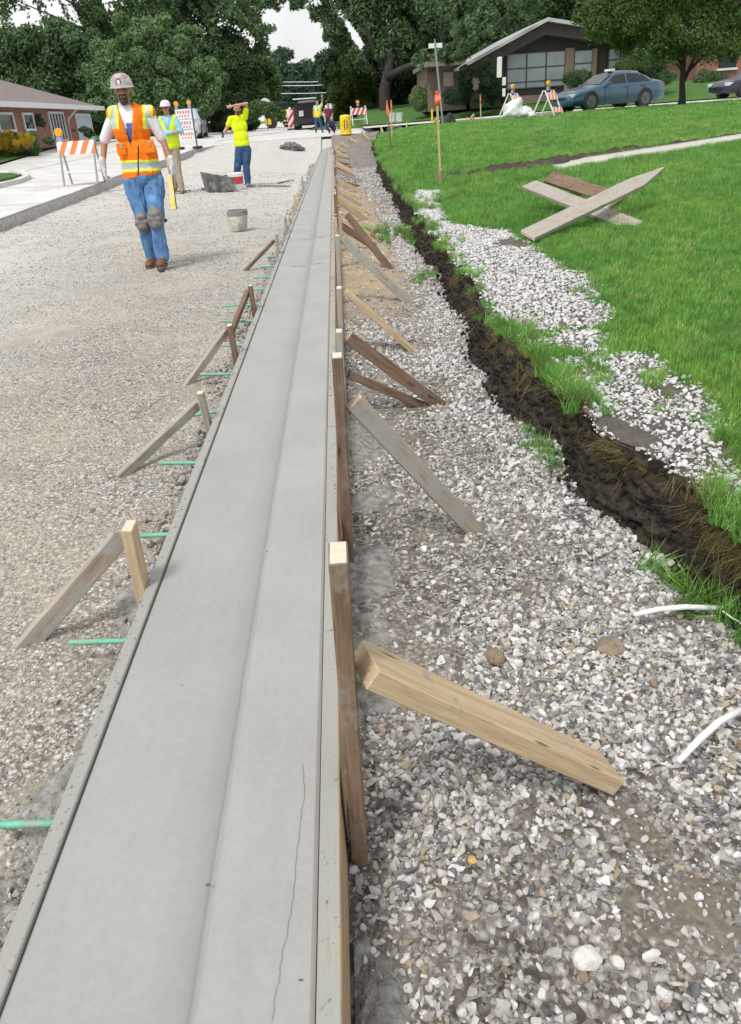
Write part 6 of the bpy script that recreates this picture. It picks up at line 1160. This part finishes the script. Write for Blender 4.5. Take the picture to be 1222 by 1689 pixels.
# ---- worker in orange vest
g0 = on(258, 441, z_bed); Y1 = g0[1]; J = Surv(Y1); org = Vector(g0)
r_ = empty('person', tuple(org), 0, 'walking worker in orange safety vest, hard hat, jeans and knee pads holding a yellow level', 'person')
hc = J(202, 149, -.02); pr, H, Rm = headprims(hc, 1.10, R(6), R(2))
shL, shR = J(188, 191), J(245, 189); elL, elR = J(172, 233, .05), J(268, 230, .03); wrL, wrR = J(170, 273, -.04), J(283, 270, -.06)
pel = J(237, 292); wst = J(229, 258); chs = J(216, 207)
body = pr+[('c', J(203, 163), J(212, 184, .03), .058, .062), ('c', shL, shR, .062, .062), ('e', chs, (.175, .115, .20)), ('e', wst, (.155, .112, .17)), ('e', pel, (.165, .12, .13)),
           ('c', shL, elL, .056, .043), ('c', elL, wrL, .041, .027), ('c', shR, elR, .056, .043), ('c', elR, wrR, .041, .027)]
hipL, hipR, knL, knR, anL, anR = J(224, 300), J(250, 300), J(237, 365, -.02), J(258, 360, -.16), J(249, 425, .10), J(267, 424, -.16)
body += [('c', hipL, knL, .082, .055), ('c', knL, anL, .055, .04), ('c', hipR, knR, .082, .055), ('c', knR, anR, .055, .04), ('c', anL, anL+Vector((-.02, -.16, -.07)), .04, .035), ('c', anR, anR+Vector((.01, -.17, -.07)), .04, .035)]
hand(body, wrL, Vector((.0, -.05, -1)), -1, Vector((.6, .3, 0)), 1., .55); hand(body, wrR, Vector((.10, -.1, -1)), 1, Vector((-.6, .3, 0)), 1., 1.0)
blobmesh('body', body, .0085, SK1, r_, org, smooth_it=2)
face(r_, H, Rm, org, 1.10, beard=C_HAIR)
def hatmat():
    m, t, b = newmat('stickered_hard_hat'); v = coords(t, 'Object'); c = ramp(t, [(.38, (.34, .30, .30)), (.5, (.40, .38, .37)), (.56, (.28, .10, .12)), (.62, (.5, .48, .45)), (.72, (.2, .19, .18))], voro(t, v, 17).outputs['Color']).outputs[0]; t.links.new(c, b.inputs['Base Color']); b.inputs['Roughness'].default_value = .4; return m
hh = hardhat(r_, H, Rm, org, hatmat(), s=1.04)
mb = MB(); mb.lathe([(.030, 0), (.030, .004), (.001, .0045)], 20, sx=.9, sy=1.25); st = mb.build('oval_sticker', plain('maroon_sticker', (.28, .05, .07), .5), hh); st.location = (-.012, -.121, .085); st.rotation_euler = (R(80), 0, R(-4)); mb = MB(); mb.lathe([(.014, .004), (.014, .007), (.001, .0075)], 16, sy=1.5); mb.build('sticker_mark', M_WHITE, st)
# shirt
shirt = [('c', J(205, 176, .02), J(212, 190, .02), .070, .085), ('c', shL, shR, .066, .066), ('e', chs, (.185, .13, .21)), ('e', wst, (.19, .13, .19)), ('c', shL, shL.lerp(elL, .92), .070, .062), ('c', shR, shR.lerp(elR, .92), .070, .062)]
def shirtmap(c):
    u, v, d = proj(c[:, 0], c[:, 1], c[:, 2]); return np.where((v > 203) & (v < 250) & (np.abs(u-216) < 8) & (c[:, 1] < Y1), 1, 0)
blobmesh('t_shirt', shirt, .010, [C_WHT, C_PRINT], r_, org, wr=.010, seed=3, mapper=shirtmap)
# vest
vest = [('c', J(187, 188), J(245, 186), .082, .082), ('e', chs, (.222, .155, .24)), ('e', wst, (.222, .158, .25)), ('e', J(234, 283), (.222, .158, .12)), ('c', J(226, 258), J(234, 288), .205, .225, .70)]
def vcut(c):
    u, v, d = proj(c[:, 0], c[:, 1], c[:, 2]); front = c[:, 1] < Y1+.02; half = np.clip((240-v)/62, 0, 1)*12.5
    vneck = front & (np.abs(u-(216-(240-v)*.16)) < half) & (v < 240); top = v < 171+np.abs(u-210)*.02
    return vneck | ((c[:, 1] > Y1) & (v < 172)) | (np.hypot(u-207, (v-172)*1.3) < 11)
def vmap(c):
    u, v, d = proj(c[:, 0], c[:, 1], c[:, 2]); m_ = np.zeros(len(c)); ax = (v-180)*.14
    for cx, w1, w2 in ((186, 8.5, 3.8), (243, 8.5, 3.8)):
        du = np.abs(u-cx-ax*.4); s_ = (v < 213); m_ = np.where(s_ & (du < w1), 1, m_); m_ = np.where(s_ & (du < w2), 2, m_)
    vv = v+(u-230)*.05; m_ = np.where((vv > 264) & (vv < 283), 1, m_); m_ = np.where((vv > 268) & (vv < 279), 2, m_); m_ = np.where((np.abs(u-228) < 1.3) & (v > 240) & (c[:, 1] < Y1), 3, m_); return m_
vo = blobmesh('safety_vest', vest, .0085, [C_OR, C_LIME, C_SILV, C_STRAP], r_, org, wr=.014, seed=8, cut=vcut, mapper=vmap, smooth_it=3, plane=(J(237, 290), Vector((.06, 0, -1)))); md = vo.modifiers.new('s', 'SOLIDIFY'); md.thickness = .004
for (u, v, w_, h_) in ((200, 246, .10, .12), (246, 242, .12, .13)):
    p = J(u, v, -.150)-org; MB().box(tuple(p), (w_, .022, h_)).build('vest_pocket', C_OR, vo, bevel=.008); MB().box((p.x+.01, p.y-.012, p.z+.03), (.03, .012, .05)).build('pocket_item', plain('dull_green_item_%d' % u, (.30, .36, .16), .6), vo, bevel=.004)
# trousers
tr = [('e', J(237, 290), (.212, .145, .12)), ('c', hipL+Vector((-.03, 0, 0)), knL, .118, .088), ('c', knL, anL+Vector((0, 0, .01)), .088, .074), ('c', hipR+Vector((.03, 0, 0)), knR, .122, .092), ('c', knR, anR+Vector((0, 0, .01)), .090, .078)]
blobmesh('jeans', tr, .010, C_DEN, r_, org, wr=.030, seed=12)
for nm, k, s in (('a', knL, 1), ('b', knR, 1.08)):
    pd_ = blobmesh('knee_pad', [('e', k+Vector((0, -.055, .0)), (.092*s, .066, .128*s)), ('e', k+Vector((0, -.08, .05)), (.07*s, .05, .05*s)), ('e', k+Vector((0, -.085, -.05)), (.072*s, .05, .06*s)), ('c', k+Vector((-.05, -.10, .0)), k+Vector((.05, -.10, .0)), .03, .03)], .008, C_PAD, r_, org, wr=.006); blobmesh('strap', [('c', k+Vector((-.088, .0, -.03)), k+Vector((.100, .0, -.03)), .022, .022), ('c', k+Vector((-.08, .05, -.03)), k+Vector((.08, .05, -.03)), .022, .022)], .008, C_STRAP, pd_, org)
for a_ in (anL, anR):
    bt = blobmesh('boot', [('c', a_+Vector((0, .01, .05)), a_+Vector((0, .02, -.02)), .066, .062), ('c', a_+Vector((0, .03, -.035)), a_+Vector((.0, -.15, -.055)), .055, .054), ('e', a_+Vector((0, -.16, -.06)), (.050, .06, .036))], .008, C_BOOT, r_, org)
    blobmesh('sole', [('c', a_+Vector((0, .05, -.088)), a_+Vector((0, -.18, -.090)), .050, .048, 1.)], .010, C_SOLE, bt, org, cut=lambda c, z=a_.z: c[:, 2] > z-.072)
for wv_, dd, sd_, nn_, cu in ((wrL, Vector((.0, -.05, -1)), -1, Vector((.6, .3, 0)), .55), (wrR, Vector((.10, -.1, -1)), 1, Vector((-.6, .3, 0)), 1.0)):
    gpz = []; hand(gpz, wv_, dd, sd_, nn_, 1.22, cu); gpz.append(('c', wv_-dd.normalized()*.05, wv_+dd.normalized()*.02, .042, .036)); blobmesh('glove', gpz, .007, C_GLOVE, r_, org, wr=.004)
# the level in his hand
a, b_ = J(281, 298, -.12), J(287, 346, -.20); o = board('spirit_level', a+(a-b_).normalized()*.05, b_, .055, .028, plain('level_yellow', (.72, .56, .22), .5, .1), up=(0, -1, 0), jag=0); tag(o, 'short yellow level hanging from the orange-vested worker\'s gloved hand', 'level')
MB().box((.28, 0, .016), (.05, .03, .006)).build('vial', C_LIME, o); MB().bar((.0, .030, 0), (.36, .030, 0), .004, .03).build('dark_edge', C_STRAP, o)

# ---- generic smaller worker
def worker(label, feet, zf, Y, jt, mats, hd=(1., 0, 0), hat=None, beard=None, hair=None, vest=None, vox=.012, extra=None, name='person', sleeves=.5):
    org = Vector((feet[0], feet[1], feet[2])); r_ = empty(name, tuple(org), 0, label, 'person'); q_ = jt; s = hd[0]
    pr, H, Rm = headprims(q_['head'], s, hd[1], hd[2]); sk = mats['skin']
    neck = q_['sh'][0].lerp(q_['sh'][1], .5); chest = neck.lerp(q_['pel'], .28); waist = neck.lerp(q_['pel'], .66); W_ = q_.get('w', .17); LS = q_.get('ls', 1.)
    body = pr+[('c', q_['head']+Vector((0, .02, -.06)), neck+Vector((0, .02, .0)), .055*s, .06*s), ('c', q_['sh'][0], q_['sh'][1], .058, .058), ('e', chest, (W_, .11, .2)), ('e', waist, (W_*.9, .11, .19)), ('e', q_['pel'], (W_*.95, .115, .12))]
    for sh, el, wr_ in zip(q_['sh'], q_['el'], q_['wr']): body += [('c', sh, el, .052, .040), ('c', el, wr_, .039, .026)]
    for hp_, kn, an in zip(q_['hip'], q_['kn'], q_['an']): body += [('c', hp_, kn, .08, .055), ('c', kn, an, .054, .04), ('c', an, an+Vector((0, -.12, -.06)), .038, .032)]
    for i, (wr_, hd_) in enumerate(zip(q_['wr'], q_['hd'])): hand(body, wr_, hd_, -1 if i == 0 else 1, Vector((0, -1, .2)), .95, .5)
    blobmesh('body', body, min(vox, .009), sk, r_, org); face(r_, H, Rm, org, s, beard, hair)
    tp = [('c', q_['sh'][0], q_['sh'][1], .074, .074), ('c', neck+Vector((0, .01, .0)), chest, .075, .12), ('e', chest, (W_*1.12, .135, .22)), ('e', waist, (W_*1.08, .14, .22)), ('e', waist.lerp(q_['pel'], .6), (W_*1.08, .14, .16))]
    for sh, el, wr_ in zip(q_['sh'], q_['el'], q_['wr']):
        tp.append(('c', sh, sh.lerp(el, min(1, sleeves)), .075, .066))
        if sleeves > 1: tp.append(('c', el, el.lerp(wr_, .9), .058, .042))
    blobmesh('shirt', tp, vox, mats['shirt'], r_, org, wr=.016, seed=5)
    if vest:
        vp = [('c', q_['sh'][0].lerp(q_['sh'][1], .08), q_['sh'][0].lerp(q_['sh'][1], .92), .092, .092), ('e', chest, (W_*1.22, .155, .24)), ('e', waist, (W_*1.2, .158, .26)), ('e', q_['pel']+Vector((0, 0, .05)), (W_*1.2, .155, .14))]
        zc = chest.z; zt = neck.z+.05; zb_ = q_['pel'].z+.02; cx = chest.x
        def vc(c): return ((c[:, 1] < org.y+9) & (np.abs(c[:, 0]-cx) < (c[:, 2]-zc+.10)*.42) & (c[:, 2] > zc-.1)) | (c[:, 2] < zb_-.06)
        def vm(c): 
            x = np.abs(c[:, 0]-cx); m_ = np.where((x > .07) & (x < .12) & (c[:, 2] > waist.z), 1, 0); z = c[:, 2]-waist.z; return np.where((z > -.09) & (z < -.02), 1, m_)
        o = blobmesh('safety_vest', vp, vox, vest, r_, org, wr=.012, seed=6, cut=vc, mapper=vm); md = o.modifiers.new('s', 'SOLIDIFY'); md.thickness = .004
    tr = [('e', q_['pel'], (W_*1.05, .13, .12))]
    for hp_, kn, an in zip(q_['hip'], q_['kn'], q_['an']): tr += [('c', hp_, kn, .098*LS, .076*LS), ('c', kn, an+Vector((0, 0, .02)), .076*LS, .066*LS)]
    blobmesh('trousers', tr, vox, mats['legs'], r_, org, wr=.018, seed=7)
    for an in q_['an']: blobmesh('shoe', [('c', an+Vector((0, .03, -.04)), an+Vector((0, -.13, -.055)), .050, .044), ('c', an+Vector((0, .01, .03)), an+Vector((0, .02, -.04)), .052, .05)], vox, mats['shoe'], r_, org)
    if hat: hardhat(r_, H, Rm, org, hat[0], hat[1], s=s)
    return r_, H, Rm, org
# ---- yellow shirt worker
g0 = on(408, 306, z_bed); Y2 = g0[1]; K = Surv(Y2)
r2, H2, Rm2, o2 = worker('worker in bright yellow t-shirt and jeans shielding his face with a raised forearm', g0, z_bed, Y2, dict(head=K(391, 180, -.02), sh=[K(381, 196), K(404, 193)], el=[K(373, 213, .02), K(407, 171, -.12)], wr=[K(368, 220, -.20), K(383, 175, -.26)], pel=K(400, 243), hip=[K(395, 248), K(407, 248)],
    kn=[K(392, 274, -.04), K(406, 275)], an=[K(391, 297, .30), K(409, 302, -.02)], hd=[Vector((-.2, -.8, -.2)), Vector((-1, -.1, -.12))], w=.178, ls=1.25), dict(skin=SK3, shirt=C_YEL, legs=C_DEN2, shoe=plain('grey_sneaker', (.2, .2, .25), .7)), hd=(1., R(10), R(6)), beard=C_HAIR, hair=C_HAIR, vox=.012, sleeves=.55)
mb = MB(); p = K(367, 222, -.30)-o2; o = mb.box(tuple(Vector(p)+o2), (.05, .03, .13)).build('phone', M_BLACK); tag(o, 'small dark phone in the hand of the yellow-shirted worker', 'phone')
# ---- arms-crossed worker
g0 = on(299, 319, z_bed); Y3 = g0[1]; K = Surv(Y3)
r3, H3, Rm3, o3 = worker('worker with folded arms in lime vest, light blue sleeves, khaki trousers and red-brimmed hard hat', g0, z_bed, Y3, dict(head=K(273, 178, -.02), sh=[K(266, 197), K(288, 195)], el=[K(262, 218, -.06), K(298, 216, -.08)], wr=[K(285, 219, -.26), K(272, 221, -.24)], pel=K(282, 243), hip=[K(276, 248), K(289, 248)],
    kn=[K(283, 279, -.03), K(293, 279)], an=[K(288, 310, .05), K(300, 313, -.03)], hd=[Vector((1, -.1, .2)), Vector((-1, -.1, .1))], w=.17, ls=1.15), dict(skin=SK2, shirt=C_BLUE, legs=C_KHA, shoe=C_SOLE), hd=(1., R(-5), 0), hat=(plain('white_hard_hat', (.72, .68, .66), .4, .05), plain('red_brim', (.45, .08, .10), .4)), vest=[C_YEL, C_LIME], vox=.012, sleeves=1.2)
mb = MB(); mb.box((0, 0, 0), (.15, .05, .045)); o = mb.build('sunglasses', C_SHADE, r3, bevel=.012); o.location = H3(0, -.088, .016)-o3; o.rotation_euler = (0, 0, R(-5))
# ---- far worker with raised arm
p_ = at(526, 219, 50); Y4 = 50.; g0 = (p_[0], Y4, float(z_pave(p_[0], Y4))); K = Surv(Y4)
M_V4 = cloth('orange_yellow_vest', (.85, .50, .04), .1)
r4, *_ = worker('far worker in orange-yellow vest and jeans standing with one arm raised', g0, z_pave, Y4, dict(head=K(523, 170), sh=[K(519, 176), K(530, 175)], el=[K(517, 183), K(531, 168)], wr=[K(517, 189, -.1), K(531, 160)], pel=K(523, 193), hip=[K(521, 195), K(526, 195)], kn=[K(521, 205), K(529, 205)], an=[K(521, 216), K(532, 216)], hd=[Vector((0, -.2, -1)), Vector((0, 0, 1))], w=.17),
    dict(skin=SK2, shirt=C_BLUE, legs=C_DEN2, shoe=M_BLACK), vest=[M_V4, C_LIME], hair=C_HAIR, vox=.02, sleeves=.5)
p_ = at(541, 214, 54); g0 = (p_[0], 54, float(z_pave(p_[0], 54))); K = Surv(54)
worker('far worker in maroon shirt and dark trousers just right of the raised-arm worker', g0, z_pave, 54, dict(head=K(541, 174), sh=[K(537, 181), K(546, 181)], el=[K(535, 189), K(548, 189)], wr=[K(536, 195, -.1), K(547, 196, -.1)], pel=K(541, 194), hip=[K(539, 196), K(544, 196)], kn=[K(539, 204), K(545, 204)], an=[K(539, 213), K(546, 213)], hd=[Vector((0, -.2, -1)), Vector((0, -.2, -1))], w=.17),
    dict(skin=SK3, shirt=C_MAR, legs=C_NAVY, shoe=M_BLACK), hair=C_HAIR, vox=.02)
p_ = at(547, 219, 47); g0 = (p_[0], 47, float(z_pave(p_[0], 47))); K = Surv(47)
worker('worker in navy clothes crouching by the curb end beside the yellow drum', g0, z_pave, 47, dict(head=K(547, 196), sh=[K(542, 202), K(552, 202)], el=[K(541, 209, -.2), K(554, 209, -.2)], wr=[K(546, 214, -.4), K(556, 213, -.4)], pel=K(547, 212, .25), hip=[K(544, 213, .25), K(550, 213, .25)], kn=[K(541, 209, -.25), K(553, 209, -.25)], an=[K(543, 217, -.05), K(551, 217, -.05)], hd=[Vector((0, -.5, -1)), Vector((0, -.5, -1))], w=.17),
    dict(skin=SK3, shirt=C_NAVY, legs=C_NAVY, shoe=M_BLACK), hair=C_HAIR, vox=.02)
